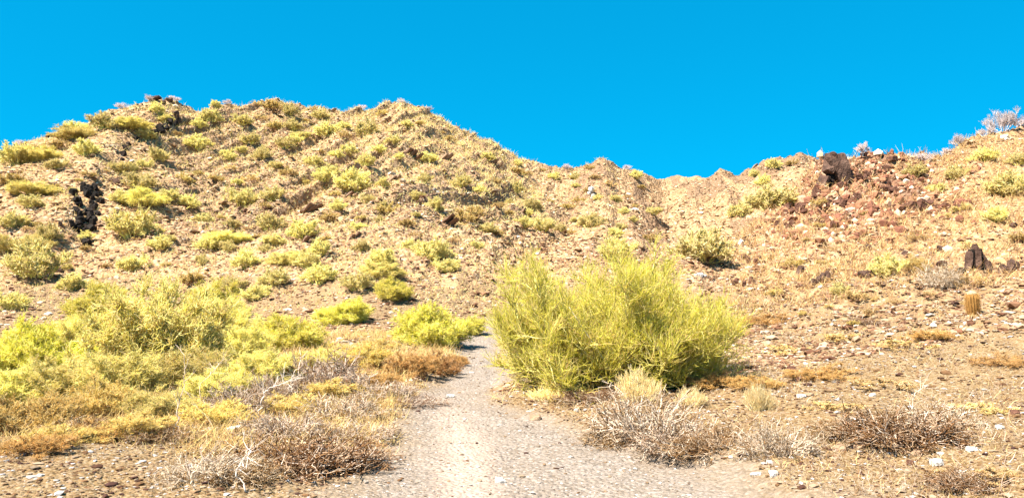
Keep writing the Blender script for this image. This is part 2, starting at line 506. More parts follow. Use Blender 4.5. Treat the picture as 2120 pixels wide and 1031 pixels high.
def stems(rng, n, W, D, top, base_f=0.3, K=7, zlo=0.5, targets=None, bend=0.3):
    ang = rng.uniform(0, 2 * np.pi, n)
    rr = np.sqrt(rng.uniform(0.02, 1, n))
    x, y = rr * np.cos(ang) * W / 2, rr * np.sin(ang) * D / 2
    z = top(x, y) * rng.uniform(zlo, 1.0, n)
    T = np.stack([x, y, z], -1)
    B = np.stack([x * base_f, y * base_f, np.zeros(n) - 0.03], -1) + rng.normal(0, 0.02 * W, (n, 3)) * np.array([1, 1, 0])
    Mid = B + (T - B) * np.array([bend + 0.2, bend + 0.2, 0.62]) + rng.normal(0, 0.04 * W, (n, 3))
    t = np.linspace(0, 1, K)[None, :, None]
    P = (1 - t) ** 2 * B[:, None] + 2 * t * (1 - t) * Mid[:, None] + t * t * T[:, None]
    P[:, 1:] += rng.normal(0, 0.012 * W, (n, K - 1, 3))
    return P

def taper(P, r0, r1):
    return np.broadcast_to(np.linspace(r0, r1, P.shape[1])[None, :], P.shape[:2]).copy()

def pick(rng, n, pal, jit=0.12):
    pal = np.asarray(pal, float)
    c = pal[rng.integers(0, len(pal), n)]
    return c * (1 + rng.normal(0, jit, (n, 1)))

GREEN = [(0.86, 0.82, 0.19), (0.79, 0.77, 0.14), (0.90, 0.86, 0.28), (0.70, 0.70, 0.10), (0.90, 0.86, 0.36), (0.80, 0.70, 0.30)]
HILLG = [(0.80, 0.73, 0.33), (0.72, 0.67, 0.26), (0.86, 0.78, 0.42), (0.77, 0.69, 0.36), (0.70, 0.60, 0.30)]
HERO = [(0.83, 0.81, 0.18), (0.76, 0.75, 0.13), (0.88, 0.85, 0.26), (0.64, 0.65, 0.10), (0.89, 0.85, 0.35), (0.80, 0.68, 0.30)]
PALESTRAW = [(0.85, 0.74, 0.42), (0.88, 0.80, 0.54), (0.78, 0.62, 0.30)]
SOFT = [(0.82, 0.76, 0.30), (0.86, 0.80, 0.40), (0.74, 0.68, 0.22), (0.80, 0.68, 0.34)]
OLIVE = [(0.62, 0.49, 0.18), (0.70, 0.56, 0.24), (0.56, 0.45, 0.15), (0.74, 0.60, 0.30)]
STRAW = [(0.76, 0.60, 0.30), (0.66, 0.50, 0.22), (0.80, 0.66, 0.38), (0.60, 0.44, 0.18)]
GOLD = [(0.76, 0.60, 0.22), (0.82, 0.68, 0.30), (0.68, 0.52, 0.18), (0.84, 0.72, 0.38), (0.72, 0.61, 0.24)]
RUST = [(0.68, 0.46, 0.19), (0.60, 0.39, 0.15), (0.74, 0.54, 0.27), (0.54, 0.35, 0.14)]
ASH = [(0.54, 0.44, 0.34), (0.64, 0.54, 0.44), (0.36, 0.26, 0.18), (0.73, 0.63, 0.53)]
BROWNTWIG = [(0.24, 0.13, 0.055), (0.36, 0.21, 0.10), (0.16, 0.08, 0.035), (0.54, 0.40, 0.27)]
PALE = [(0.739, 0.683, 0.689), (0.829, 0.773, 0.780), (0.627, 0.560, 0.554)]
STEMS = [(0.70, 0.66, 0.20), (0.56, 0.52, 0.14), (0.80, 0.74, 0.30)]
BARK = [(0.30, 0.21, 0.13), (0.36, 0.27, 0.17), (0.24, 0.16, 0.10)]

def bush_meshes(name, seed, W, H, D, n0, n1, n2, n3, pal, stem_pal, r_stem, r_leaf, top=None, up=0.35, spread=0.5,
                zlo=0.45, l1=(0.22, 0.42), l2=(0.10, 0.22), l3=(0.06, 0.13), base_f=0.3, sides=3, wob=0.18, bend=0.3, t0=0.3):
    rng = np.random.default_rng(seed)
    if top is None:
        lob = rng.uniform(0, 6.28, 3)
        def top(x, y):
            q = np.clip(1 - (2 * x / W) ** 2 - (2 * y / D) ** 2, 0, 1) ** 0.5
            return H * (0.25 + 0.75 * q) * (1 + 0.18 * np.sin(5.2 * x / W + lob[0]) + 0.14 * np.sin(11 * x / W + 6 * y / D + lob[1]))
    S = stems(rng, n0, W, D, top, base_f, 7, zlo, bend=bend)
    A = grow(rng, S, n1, t0, 1.0, spread * 0.8, up, l1[0] * H, l1[1] * H, 5, wob)
    B = grow(rng, A, n2, 0.15, 1.0, spread, up, l2[0] * H, l2[1] * H, 4, wob)
    parts = [(S, taper(S, r_stem, r_stem * 0.35), stem_pal), (A, taper(A, r_stem * 0.5, r_stem * 0.2), stem_pal)]
    def build(lst, nm):
        Vs, Qs, Cs, off = [], [], [], 0
        for P, rd, pal_ in lst:
            V, q = tubes(P, rd, sides)
            c = np.repeat(pick(rng, P.shape[0], pal_), P.shape[1] * sides, axis=0)
            Vs.append(V); Qs.append(q + off); Cs.append(c); off += len(V)
        return make_mesh(nm, np.concatenate(Vs), quads=np.concatenate(Qs), col=np.concatenate(Cs), smooth_shade=True)
    br = build(parts, name + '_branches')
    leaf = [(B, taper(B, r_leaf, r_leaf * 0.35), pal)]
    if n3:
        C = grow(rng, B, n3, 0.1, 1.0, spread * 0.9, up, l3[0] * H, l3[1] * H, 3, wob)
        leaf.append((C, taper(C, r_leaf * 0.8, r_leaf * 0.3), pal))
    lf = build(leaf, name + '_foliage')
    return br, lf

ALL = []       # every plant / rock placed, for the labels: (object, X, row, w)
def place_plant(kind, meshes, X, row, width_px, label, cat, group=None, mesh_w=1.0, rot=None, sz=1.0, leaf_name='foliage',
                mats=None, parts=True, seed=0, sink=0.04, tilt=0.0, wide=1.0):
    x, y, z = cast(X, row)
    s = width_px / F_PX * y / mesh_w
    e = bpy.data.objects.new(kind, None)
    e.empty_display_size = 0.1
    scene.collection.objects.link(e)
    e.location = (x, y, z - sink * s)
    e.rotation_euler = (0, tilt, rot if rot is not None else 0)
    e.scale = (s, s, s * sz)
    tag(e, label, cat, group)
    br, lf = meshes
    lm, bm = mats or (M_LEAF, M_WOOD)
    link('branches', br, bm, e)
    link(leaf_name, lf, lm, e)
    return e

# ------------------------------------------------------------------ the big palo verde beside the trail
def hero():
    X0, row0 = 1262, 800
    x0, y0, z0 = cast(X0, row0)
    m = y0 / F_PX
    sx = (np.array([985, 1010, 1040, 1085, 1130, 1160, 1192, 1222, 1255, 1360, 1392, 1440, 1490, 1535, 1560]) - X0) * m
    sh = (row0 - np.array([740, 610, 555, 490, 480, 545, 602, 520, 482, 470, 520, 575, 600, 660, 780])) * m
    W, D = 545 * m, 3.2
    def top(x, y):
        q = np.clip(1 - (2 * y / D) ** 2, 0, 1) ** 0.45
        return np.maximum(np.interp(x, sx, sh) * 0.83 * (0.35 + 0.65 * q), 0.12)
    H = 2.1
    rng = np.random.default_rng(4)
    br, lf = bush_meshes('palo_verde', 11, W * 0.94, H, D, 140, 14, 10, 3, HERO, STEMS, 0.017, 0.0048, top, up=0.30, spread=0.55,
                         zlo=0.12, l1=(0.16, 0.34), l2=(0.09, 0.19), l3=(0.05, 0.12), base_f=0.46, wob=0.17, bend=0.26, t0=0.2)
    e = bpy.data.objects.new('palo_verde', None)
    scene.collection.objects.link(e)
    e.location = (x0, y0, z0 - 0.05)
    tag(e, 'largest yellow-green palo verde, two-humped and feathery, standing beside the gravel trail', 'shrub')
    link('branches', br, M_WOOD, e)
    link('foliage', lf, M_LEAF, e)
    # a pale broken stem in the middle of the crown
    t = np.linspace(0, 1, 9)[None, :, None]
    a, b, c = np.array([0.0, -0.9, 0.25]), np.array([-0.35, -1.2, 0.75]), np.array([-0.72, -1.1, 1.32])
    P = (1 - t) ** 2 * a + 2 * t * (1 - t) * b + t * t * c
    V, q = tubes(P, taper(P, 0.012, 0.005), 6)
    o = link('dead_stem', make_mesh('dead_stem', V, quads=q, col=np.full((len(V), 3), 0.62) * np.array([1, 0.95, 0.72]), smooth_shade=True), M_WOOD, e)
    o['label'] = 'pale bare stem'
hero()

# ------------------------------------------------------------------ shrub kinds
VAR = {'green': [bush_meshes('hill_shrub', 100 + i, 1.0, 0.62, 0.95, 32, 9, 9, 0, HILLG, STEMS, 0.012, 0.0105, up=0.32, spread=0.7, wob=0.25) for i in range(5)],
       'olive': [bush_meshes('olive_shrub', 120 + i, 1.0, 0.50, 0.95, 26, 8, 6, 0, OLIVE, BROWNTWIG, 0.014, 0.012, up=0.25, spread=0.65, wob=0.25) for i in range(3)],
       'straw': [bush_meshes('straw_shrub', 140 + i, 1.0, 0.45, 0.95, 24, 8, 5, 0, STRAW, BROWNTWIG, 0.012, 0.010, up=0.25, spread=0.6, wob=0.25) for i in range(3)],
       'mid': [bush_meshes('flat_shrub', 160 + i, 1.0, 0.60, 0.9, 60, 12, 8, 3, GREEN, STEMS, 0.008, 0.0040, up=0.24, spread=0.8, wob=0.26, l1=(0.14, 0.32)) for i in range(3)],
       'tuft': [bush_meshes('straw_tuft', 175 + i, 1.0, 0.75, 0.8, 150, 5, 3, 0, PALESTRAW, PALESTRAW, 0.006, 0.0042, up=0.7, spread=0.3, wob=0.12, base_f=0.45, zlo=0.5) for i in range(2)],
       'soft': [bush_meshes('soft_bush', 170 + i, 1.0, 0.55, 0.95, 50, 11, 8, 3, SOFT, STEMS, 0.007, 0.0036, up=0.2, spread=0.85, wob=0.28, l1=(0.14, 0.34)) for i in range(3)],
       'gold': [bush_meshes('gold_weed', 180 + i, 1.0, 0.50, 0.9, 44, 10, 7, 2, GOLD, BROWNTWIG, 0.007, 0.0042, up=0.3, spread=0.6, wob=0.22) for i in range(3)],
       'rust': [bush_meshes('rust_weed', 190 + i, 1.0, 0.42, 0.9, 44, 10, 7, 2, RUST, BROWNTWIG, 0.007, 0.0038, up=0.3, spread=0.6, wob=0.22) for i in range(3)],
       'pale': [bush_meshes('pale_shrub', 210 + i, 1.0, 0.75, 0.8, 22, 9, 6, 2, PALE, PALE, 0.009, 0.0045, up=0.45, spread=0.6, wob=0.2) for i in range(2)],
       'ash': [bush_meshes('ash_twigs', 220 + i, 1.0, 0.34, 0.8, 64, 5, 4, 0, ASH + BROWNTWIG[:2], ASH, 0.0070, 0.0042, up=0.03, spread=0.5, wob=0.30, bend=0.5, t0=0.15, base_f=0.1, l1=(0.35, 0.85), l2=(0.2, 0.45)) for i in range(3)],
       'brown': [bush_meshes('brown_twigs', 230 + i, 1.0, 0.28, 0.8, 90, 6, 4, 0, BROWNTWIG + BROWNTWIG + ASH[:1], ASH + BROWNTWIG, 0.0070, 0.0046, up=0.03, spread=0.55, wob=0.30, bend=0.5, t0=0.15, base_f=0.1, l1=(0.4, 1.0), l2=(0.2, 0.5)) for i in range(3)]}
KIND = {'green': ('hill_shrub', 'shrub', 'foliage'), 'olive': ('hill_shrub', 'shrub', 'foliage'), 'straw': ('dry_shrub', 'shrub', 'foliage'),
        'mid': ('palo_verde', 'shrub', 'foliage'), 'soft': ('pale_bush', 'bush', 'foliage'), 'tuft': ('grass_tuft', 'grass tuft', 'blades'), 'gold': ('brittlebush', 'bush', 'foliage'), 'rust': ('dry_bush', 'bush', 'foliage'),
        'pale': ('leafless_shrub', 'shrub', 'twigs'), 'ash': ('dead_bush', 'dead bush', 'twigs'), 'brown': ('dead_bush', 'dead bush', 'twigs')}
_n = [0]
WIDE = {'pale': 0.75, 'ash': 1.15, 'brown': 1.15, 'gold': 1.2, 'rust': 1.15}
def shrub(kind, X, row, w, label, group=None, sz=1.0, var=None, rot=None):
    v = VAR[kind]
    _n[0] += 1
    i = _n[0]
    nm, cat, lf = KIND[kind]
    return place_plant(nm, v[i % len(v) if var is None else var], X, row, w * WIDE.get(kind, 0.9), label, cat, group, rot=(i * 2.39996 if rot is None else rot), sz=sz, leaf_name=lf)

# shrubs that stand out, each described by itself: (kind, column, base row, width, height factor, label)
G_FLAT = 'palo verdes and shrubs on the flats'
for k, X, row, w, sz, lab in [
    ('soft', 325, 775, 350, 1.1, 'broad yellow-green palo verde, biggest left of the trail'),
    ('soft', 250, 820, 210, 0.8, 'pale yellow bush in front of the left half of the broad left palo verde'),
    ('soft', 385, 795, 190, 0.9, 'tall pale yellow bush in front of the right half of the broad left palo verde'),
    ('soft', 120, 825, 210, 0.8, 'pale yellow bush between the left edge palo verde and the dark golden bush'),
    ('soft', 20, 835, 170, 0.8, 'pale yellow bush under the left edge palo verde'),
    ('gold', 285, 900, 150, 0.55, 'low golden brush in front of the dark golden bush'),
    ('gold', 440, 870, 130, 0.6, 'golden brush between the twisted branch and the forked branch'),
    ('rust', 215, 905, 150, 0.55, 'brown shaded brush beneath the dark golden bush'),
    ('rust', 60, 935, 160, 0.5, 'brown brush at the left border close to the camera'),
    ('brown', 160, 900, 150, 0.6, 'brown bare twigs tangled with the low rusty golden bush'),
    ('brown', 330, 905, 150, 0.5, 'brown bare twigs on the left flats beside the twisted branch foot'),
    ('ash', 500, 850, 150, 0.9, 'pale bare twigs around the forked branch'),
    ('ash', 840, 835, 150, 0.45, 'fine grey twigs spreading onto the left trail edge'),
    ('ash', 700, 860, 190, 0.6, 'grey bare twigs above the arched grey twigs'),
    ('ash', 590, 905, 190, 0.7, 'tangled pale twigs at the back of the twig pile'),
    ('brown', 690, 960, 220, 0.5, 'brown twig litter at the right half of the twig pile'),
    ('brown', 1760, 890, 170, 0.4, 'flattened dark twigs left of the dark dead brush'),
    ('brown', 1260, 915, 150, 0.4, 'brown twig litter at the left of the grey twig mound'),
    ('tuft', 1430, 838, 90, 0.6, 'small straw tuft between the grey mound and the big palo verde'),
    ('straw', 1880, 720, 150, 0.35, 'straw weeds on the right flats above the dark dead brush'),
    ('rust', 1960, 700, 150, 0.3, 'brownish weeds below the barrel cactus'),
    ('straw', 1740, 700, 120, 0.35, 'straw weeds on the slope above the brown stone heap'),
    ('straw', 1730, 845, 150, 0.3, 'yellowish weeds along the right bank'),
    ('straw', 2040, 850, 150, 0.35, 'yellowish weeds right of the dark dead brush'),
    ('mid', 150, 765, 120, 0.8, 'pale yellow palo verde just left of the broad left one'),
    ('mid', 205, 668, 150, 1.0, 'yellow-green palo verde behind the broad one on the left flats'),
    ('mid', 440, 662, 150, 0.95, 'lime-yellow palo verde at the right shoulder of the broad left one'),
    ('mid', 40, 772, 190, 1.0, 'green palo verde cut by the left edge of the view'),
    ('mid', 590, 728, 190, 0.72, 'low round yellow palo verde between the broad left one and the trail'),
    ('mid', 712, 668, 135, 0.66, 'small yellow palo verde standing alone on bare stony slope left of the trail'),
    ('mid', 815, 618, 95, 0.8, 'small bright shrub up the slope behind the trailside palo verde'),
    ('mid', 893, 716, 185, 0.85, 'rounded palo verde left of the spot where the trail disappears'),
    ('mid', 975, 690, 70, 0.9, 'narrow palo verde squeezed between the rounded one and the big trailside one'),
    ('soft', 85, 330, 110, 0.5, 'sprawling pale shrub under the far left skyline'),
    ('soft', 160, 285, 110, 0.45, 'sprawling pale shrub halfway along the left skyline'),
    ('soft', 70, 400, 120, 0.5, 'sprawling pale shrub left of the dark cleft'),
    ('soft', 270, 265, 100, 0.45, 'sprawling pale shrub just below the left summit'),
    ('soft', 300, 425, 110, 0.6, 'sprawling pale shrub up-slope of the large shrub by the dark cleft'),
    ('soft', 470, 505, 120, 0.5, 'sprawling pale shrub low on the hill between the cleft and the slanting slabs'),
    ('soft', 600, 545, 110, 0.5, 'sprawling pale shrub on the hill foot below the slanting slabs'),
    ('soft', 790, 570, 110, 0.5, 'sprawling pale shrub left of the large bright shrub at the hill foot'),
    ('soft', 40, 520, 140, 0.6, 'sprawling pale shrub at the left border below the dark cleft'),
    ('green', 72, 575, 140, 0.9, 'wide yellow-green shrub low on the left spur below the dark cleft'),
    ('green', 275, 492, 120, 0.95, 'large yellow-green shrub just right of the dark cleft'),
    ('green', 1452, 540, 150, 0.85, 'long yellow-green shrub leaning up the flank of the right hill'),
    ('green', 1600, 432, 120, 0.75, 'wide yellow-green shrub below the dark pointed crag on the ridge flank'),
    ('green', 1532, 448, 60, 0.8, 'small yellow-green shrub at the lower end of the ridge flank bush'),
    ('green', 1276, 535, 95, 0.8, 'yellow shrub peeking over the top of the big trailside palo verde'),
    ('green', 895, 540, 100, 0.9, 'large bright shrub in the middle of the hill foot'),
    ('green', 928, 562, 70, 0.7, 'low bright shrub touching the large one at the hill foot'),
    ('green', 660, 585, 90, 0.8, 'bright shrub above the lone palo verde on bare stony slope'),
    ('green', 566, 590, 75, 0.8, 'yellow-green shrub beside a dark shadow above the left flats'),
    ('green', 1836, 572, 85, 0.9, 'bright yellow-green bush alone on the right slope'),
    ('gold', 1890, 560, 60, 0.8, 'golden dry bush touching the bright bush on the right slope'),
    ('green', 2085, 405, 115, 0.8, 'large yellow-green shrub high on the right hill'),
    ('green', 2038, 335, 65, 0.85, 'yellow-green shrub under the skyline of the right hill'),
    ('green', 1892, 364, 60, 0.7, 'yellow-green shrub sitting in the dip of the right ridge'),
    ('straw', 1770, 620, 70, 0.8, 'golden straw shrub below the bright bush on the right slope'),
    ('straw', 2010, 590, 80, 0.7, 'dry straw bush under the split dark rocks'),
    ('pale', 2076, 262, 85, 1.0, 'tall pale leafless shrub on the right skyline'),
    ('pale', 2040, 275, 45, 0.8, 'small pale shrub just left of the tall pale one on the skyline'),
    ('pale', 1985, 300, 50, 0.8, 'pale leafless shrub halfway down the right skyline'),
    ('pale', 1960, 313, 34, 0.8, 'lowest pale shrub on the descending right skyline'),
    ('pale', 1905, 334, 60, 0.55, 'pale feathery shrub behind the dip of the right ridge'),
    ('pale', 2110, 262, 40, 0.8, 'pale shrub at the right edge of the view on the skyline'),
    ('pale', 830, 215, 26, 0.8, 'pale shrub on the rounded summit of the big hill'),
    ('pale', 750, 224, 26, 0.7, 'pale shrub on the skyline left of the rounded summit'),
    ('pale', 885, 232, 30, 0.6, 'pale shrub on the skyline where the rounded summit starts to drop'),
    ('pale', 470, 212, 26, 0.7, 'pale shrub on the skyline right of the left summit'),
    ('pale', 310, 207, 34, 0.6, 'pale shrub on top of the left summit'),
    ('pale', 362, 208, 34, 0.6, 'pale shrub at the right shoulder of the left summit'),
    ('pale', 250, 220, 34, 0.7, 'pale shrub on the skyline left of the left summit'),
    ('pale', 40, 298, 34, 0.8, 'pale shrub low on the far left skyline'),
    ('pale', 1172, 350, 34, 0.6, 'pale shrub on the skyline before the small peak'),
    ('pale', 1298, 350, 28, 0.8, 'pale shrub on the skyline beyond the small peak'),
    ('soft', 175, 720, 170, 0.85, 'pale yellow bush right of the left edge palo verde'),
    ('soft', 470, 700, 170, 0.9, 'pale yellow-green bush trailing off the right side of the broad palo verde'),
    ('gold', 205, 858, 150, 0.75, 'dark golden bush in front of the broad left palo verde'),
    ('gold', 60, 885, 190, 0.7, 'golden brown bush at the lower left edge of the view'),
    ('gold', 130, 915, 130, 0.5, 'low rusty golden bush near the lower left corner'),
    ('soft', 330, 860, 170, 0.7, 'pale yellow brush under the twisted bare branch'),
    ('soft', 440, 830, 170, 0.75, 'pale yellow bush right of the twisted bare branch'),
    ('soft', 545, 795, 170, 0.75, 'pale yellow bush behind the pale forked branch'),
    ('soft', 655, 765, 150, 0.65, 'pale yellow bush in front of the low round palo verde'),
    ('gold', 735, 755, 130, 0.65, 'golden bush under the small lone palo verde'),
    ('soft', 500, 745, 150, 0.85, 'pale yellow bush between the broad palo verde and the low round one'),
    ('gold', 690, 822, 130, 0.5, 'low golden weeds above the twig pile'),
    ('gold', 590, 845, 120, 0.5, 'low golden weeds behind the twig pile'),
    ('gold', 780, 722, 80, 0.5, 'small golden bush left of the rounded palo verde'),
    ('rust', 835, 775, 140, 0.7, 'orange-brown dry bush below the rounded palo verde'),
    ('rust', 905, 770, 110, 0.75, 'rust-coloured dry bush at the left edge of the trail'),
    ('rust', 945, 752, 60, 0.7, 'small rusty bush where the trail narrows'),
    ('rust', 770, 800, 110, 0.55, 'brown dry weeds fading into the trail edge'),
    ('rust', 1470, 800, 130, 0.5, 'orange dry weeds at the right foot of the big palo verde'),
    ('rust', 1560, 800, 120, 0.5, 'orange-tan dry weeds right of the straw tuft'),
    ('rust', 1600, 668, 130, 0.35, 'low orange weeds on the slope right of the big palo verde'),
    ('rust', 1700, 780, 150, 0.35, 'low brown weeds on the right flats behind the brown stones'),
    ('straw', 1640, 730, 150, 0.3, 'low olive straw weeds on the right flats'),
    ('straw', 1830, 800, 170, 0.3, 'low yellowish weeds behind the dark dead brush'),
    ('rust', 2080, 755, 130, 0.35, 'brown weeds on the right edge below the cactus'),
    ('straw', 2090, 995, 150, 0.45, 'straw-yellow bush in the lower right corner'),
    ('straw', 1960, 985, 110, 0.3, 'low straw weeds beside the white rocks at lower right'),
    ('tuft', 1320, 834, 120, 0.85, 'pale straw grass tuft against the foot of the big palo verde'),
    ('tuft', 1572, 848, 85, 0.9, 'pale straw tuft right of the grey twig mound'),
    ('tuft', 1150, 826, 150, 0.35, 'dry pinkish straw litter under the left half of the big palo verde'),
    ('brown', 1225, 825, 130, 0.45, 'brown dead twigs at the foot of the big palo verde'),
    ('ash', 1342, 905, 230, 0.95, 'grey mound of bare twigs in front of the big palo verde'),
    ('ash', 1400, 925, 200, 0.6, 'low grey twigs spilling left and right of the grey mound'),
    ('brown', 1470, 925, 190, 0.55, 'low brown dead twigs right of the grey twig mound'),
    ('ash', 1610, 935, 170, 0.85, 'grey domed tangle of bare twigs at the right trail edge'),
    ('brown', 1890, 910, 250, 0.75, 'dark brown dead brush with a black shadow on the right flats'),
    ('ash', 1960, 880, 160, 0.6, 'grey bare twigs leaning right behind the dark dead brush'),
    ('ash', 1945, 592, 95, 1.2, 'silvery grey bush of bare stems below the split dark rocks'),
    ('brown', 2010, 1000, 170, 0.5, 'brown dead twigs near the white rocks at lower right'),
    ('brown', 1790, 668, 70, 0.4, 'small brown dead tuft on the slope below the bright bush'),
    ('ash', 660, 800, 190, 0.9, 'pale bare twig bush among the golden weeds left of the trail'),
    ('ash', 570, 830, 130, 1.1, 'pale upright bare bush among the golden weeds'),
    ('ash', 770, 820, 170, 0.6, 'pale bare twigs reaching toward the trail edge'),
    ('brown', 620, 965, 320, 0.62, 'wide dark twig pile near the bottom of the view left of the trail'),
    ('brown', 500, 985, 170, 0.6, 'dark tangled brush at the left end of the twig pile'),
    ('ash', 745, 905, 170, 0.45, 'arched grey twigs over the right end of the twig pile'),
    ('ash', 430, 985, 190, 0.6, 'bare whitish twigs left of the dark tangled brush'),
]:
    shrub(k, X, row, w, lab, sz=sz)

# ------------------------------------------------------------------ hillside shrubs, named after the nearest landmark
LAND = [('the dark cleft', 180, 440), ('the upper dark crag', 335, 262), ('the small crag on the spur edge', 258, 312),
        ('the slanting brown slabs', 648, 428), ('the long slanting ledge', 935, 450), ('the white quartz patch', 1228, 395),
        ('the left summit', 330, 200), ('the middle knoll on the skyline', 560, 205), ('the rounded summit', 830, 212),
        ('the gap in the skyline', 1385, 383), ('the small peak', 1250, 332), ('the dark pointed crag', 1717, 347),
        ('the red rubble outcrop', 1905, 418), ('the split dark rocks', 2022, 525), ('the large shrub in the hill foot', 895, 520),
        ('the lone palo verde on stones', 712, 640), ('the dark ledge on the summit face', 855, 320), ('the far left skyline', 60, 290)]
hs = [(211, 268, 56), (159, 276, 50), (179, 322, 55), (80, 320, 60), (40, 342, 70), (24, 384, 60), (123, 308, 45), (330, 332, 45),
      (405, 310, 60), (437, 254, 42), (338, 256, 40), (246, 356, 45), (292, 394, 62), (334, 516, 52), (390, 430, 46), (382, 378, 40),
      (449, 378, 40), (501, 428, 66), (437, 514, 60), (469, 520, 40), (509, 554, 58), (278, 560, 60), (350, 413, 45), (566, 230, 50),
      (598, 238, 36), (606, 270, 42), (566, 274, 44), (661, 246, 40), (681, 282, 56), (757, 280, 46), (610, 300, 36), (590, 306, 40),
      (784, 316, 34), (884, 336, 46), (681, 366, 40), (669, 376, 46), (649, 342, 40), (729, 398, 82), (757, 345, 40), (594, 366, 40),
      (566, 416, 55), (558, 474, 60), (800, 446, 70), (860, 414, 40), (955, 388, 45), (900, 436, 45), (967, 460, 80), (629, 492, 64),
      (681, 458, 46), (665, 530, 52), (749, 520, 40), (741, 476, 36), (792, 546, 60), (566, 508, 46), (641, 556, 56), (848, 516, 36),
      (1088, 364, 30), (1068, 398, 38), (1231, 372, 26), (1104, 434, 42), (1084, 470, 40), (1124, 478, 54), (1175, 433, 32), (1223, 470, 58),
      (1275, 418, 24), (1326, 391, 24), (1354, 444, 34), (1342, 497, 40), (1190, 372, 28), (1010, 332, 30), (930, 292, 28), (520, 300, 40),
      (500, 262, 42), (545, 330, 44), (470, 330, 40), (300, 290, 40), (120, 350, 46), (60, 430, 50), (30, 470, 60), (95, 500, 50),
      (250, 420, 44), (300, 350, 38), (420, 462, 44), (480, 470, 36), (720, 320, 36), (700, 436, 36), (840, 470, 40), (1010, 480, 44),
      (1030, 430, 34), (990, 400, 32), (880, 380, 34), (740, 600, 70), (530, 620, 66), (480, 600, 60), (1700, 470, 30), (1980, 370, 46),
      (1940, 400, 40), (2060, 460, 54), (2110, 340, 46), (1990, 440, 44), (2100, 500, 50), (1600, 350, 34), (1640, 344, 30), (1560, 366, 26),
      (1580, 385, 34), (150, 600, 60), (20, 640, 70), (400, 590, 66), (870, 258, 26), (790, 240, 28), (650, 232, 26), (540, 250, 30)]
rng = np.random.default_rng(77)
occ = [(a, b) for a, b, c in hs]
tries = 0
while len(hs) < 205 and tries < 4000:                      # the many smaller ones between
    tries += 1
    X = rng.uniform(10, 1340)
    lim = np.interp(X, SKY_X, SKY_R) + 14
    row = rng.uniform(lim, 560 - 60 * (X > 1000))
    if min((X - a) ** 2 + ((row - b) * 1.5) ** 2 for a, b in occ) < 23 ** 2:
        continue
    occ.append((X, row))
    hs.append((X, row, rng.uniform(18, 34)))
while len(hs) < 232 and tries < 8000:
    tries += 1
    X = rng.uniform(1560, 2110)
    row = rng.uniform(np.interp(X, RH_X, RH_R) + 40, 690)
    if min((X - a) ** 2 + ((row - b) * 1.5) ** 2 for a, b in occ) < 34 ** 2:
        continue
    occ.append((X, row))
    hs.append((X, row, rng.uniform(22, 46)))
ORD = ['nearest', 'second', 'third', 'fourth', 'fifth', 'sixth', 'seventh', 'eighth', 'ninth', 'tenth', 'eleventh', 'twelfth',
       'thirteenth', 'fourteenth', 'fifteenth', 'sixteenth', 'seventeenth', 'eighteenth', 'nineteenth', 'twentieth', 'twenty-first', 'twenty-second', 'twenty-third']
info = []
for i, (X, row, w) in enumerate(hs):
    d = [math.hypot(X - a, row - b) for _, a, b in LAND]
    j = int(np.argmin(d))
    dx, dy = X - LAND[j][1], row - LAND[j][2]
    rel = ('right of' if dx > 0 else 'left of') if abs(dx) > abs(dy) else ('below' if dy > 0 else 'above')
    info.append((j, rel, d[j]))
count = {}
order = sorted(range(len(hs)), key=lambda i: info[i][2])
ordn = {}
for i in order:
    key = info[i][:2]
    ordn[i] = count.get(key, 0)
    count[key] = ordn[i] + 1
CW = {'green': 'yellow-green shrub', 'olive': 'dull olive shrub', 'straw': 'straw-coloured shrub'}
for i, (X, row, w) in enumerate(hs):
    rr = rng.random()
    if X > 1550 and i > 205:
        k = 'straw' if rr < 0.6 else 'olive'
    elif w < 34:
        k = 'green' if rr < 0.45 else ('olive' if rr < 0.8 else 'straw')
    else:
        k = 'green' if rr < 0.8 else 'olive'
    size = 'tiny' if w < 28 else ('small' if w < 45 else ('mid-sized' if w < 60 else 'large'))
    j, rel, _ = info[i]
    one = 'nearest one' if ordn[i] == 0 else ORD[min(ordn[i], len(ORD) - 1)] + ' nearest'
    shrub(k, X, row, w * 1.22, f"{size} {CW[k]}, {one} {rel} {LAND[j][0]}", 'shrubs scattered over the hillsides', sz=rng.uniform(0.68, 0.95))

# ------------------------------------------------------------------ small tree on the right ridge
def skyline_tree():
    x, y, z = cast(1785, 333)
    s = y / F_PX
    rng = np.random.default_rng(9)
    e = bpy.data.objects.new('small_tree', None)
    scene.collection.objects.link(e)
    e.location = (x, y, z - 0.05)
    tag(e, 'tiny pale tree with a rounded crown standing alone on the right ridge', 'tree')
    h = 19 * s
    t = np.linspace(0, 1, 6)
    P = np.stack([0.05 * np.sin(t * 3), 0 * t, t * h], -1)[None]
    V, q = tubes(P, taper(P, 0.05, 0.03), 6)
    link('trunk', make_mesh('trunk', V, quads=q, col=np.full((len(V), 3), 0.36), smooth_shade=True), M_WOOD, e)
    W = 27 * s
    br, lf = bush_meshes('tree_crown', 31, W, W * 0.8, W * 0.8, 22, 8, 6, 2, PALE, PALE, 0.012, 0.007, up=0.4, zlo=0.3, base_f=0.05)
    for nm, me, mt in (('branches', br, M_WOOD), ('crown', lf, M_LEAF)):
        o = link(nm, me, mt, e); o.location = (0.02, 0, h * 0.75)
skyline_tree()

# ------------------------------------------------------------------ rocks
import bmesh
_ico = {}
def ico(sub):
    if sub not in _ico:
        bm = bmesh.new()
        bmesh.ops.create_icosphere(bm, subdivisions=sub, radius=1)
        v = np.array([p.co[:] for p in bm.verts])
        f = np.array([[q.index for q in t.verts] for t in bm.faces])
        bm.free()
        _ico[sub] = (v / np.linalg.norm(v, axis=1, keepdims=True), f)
    return _ico[sub]

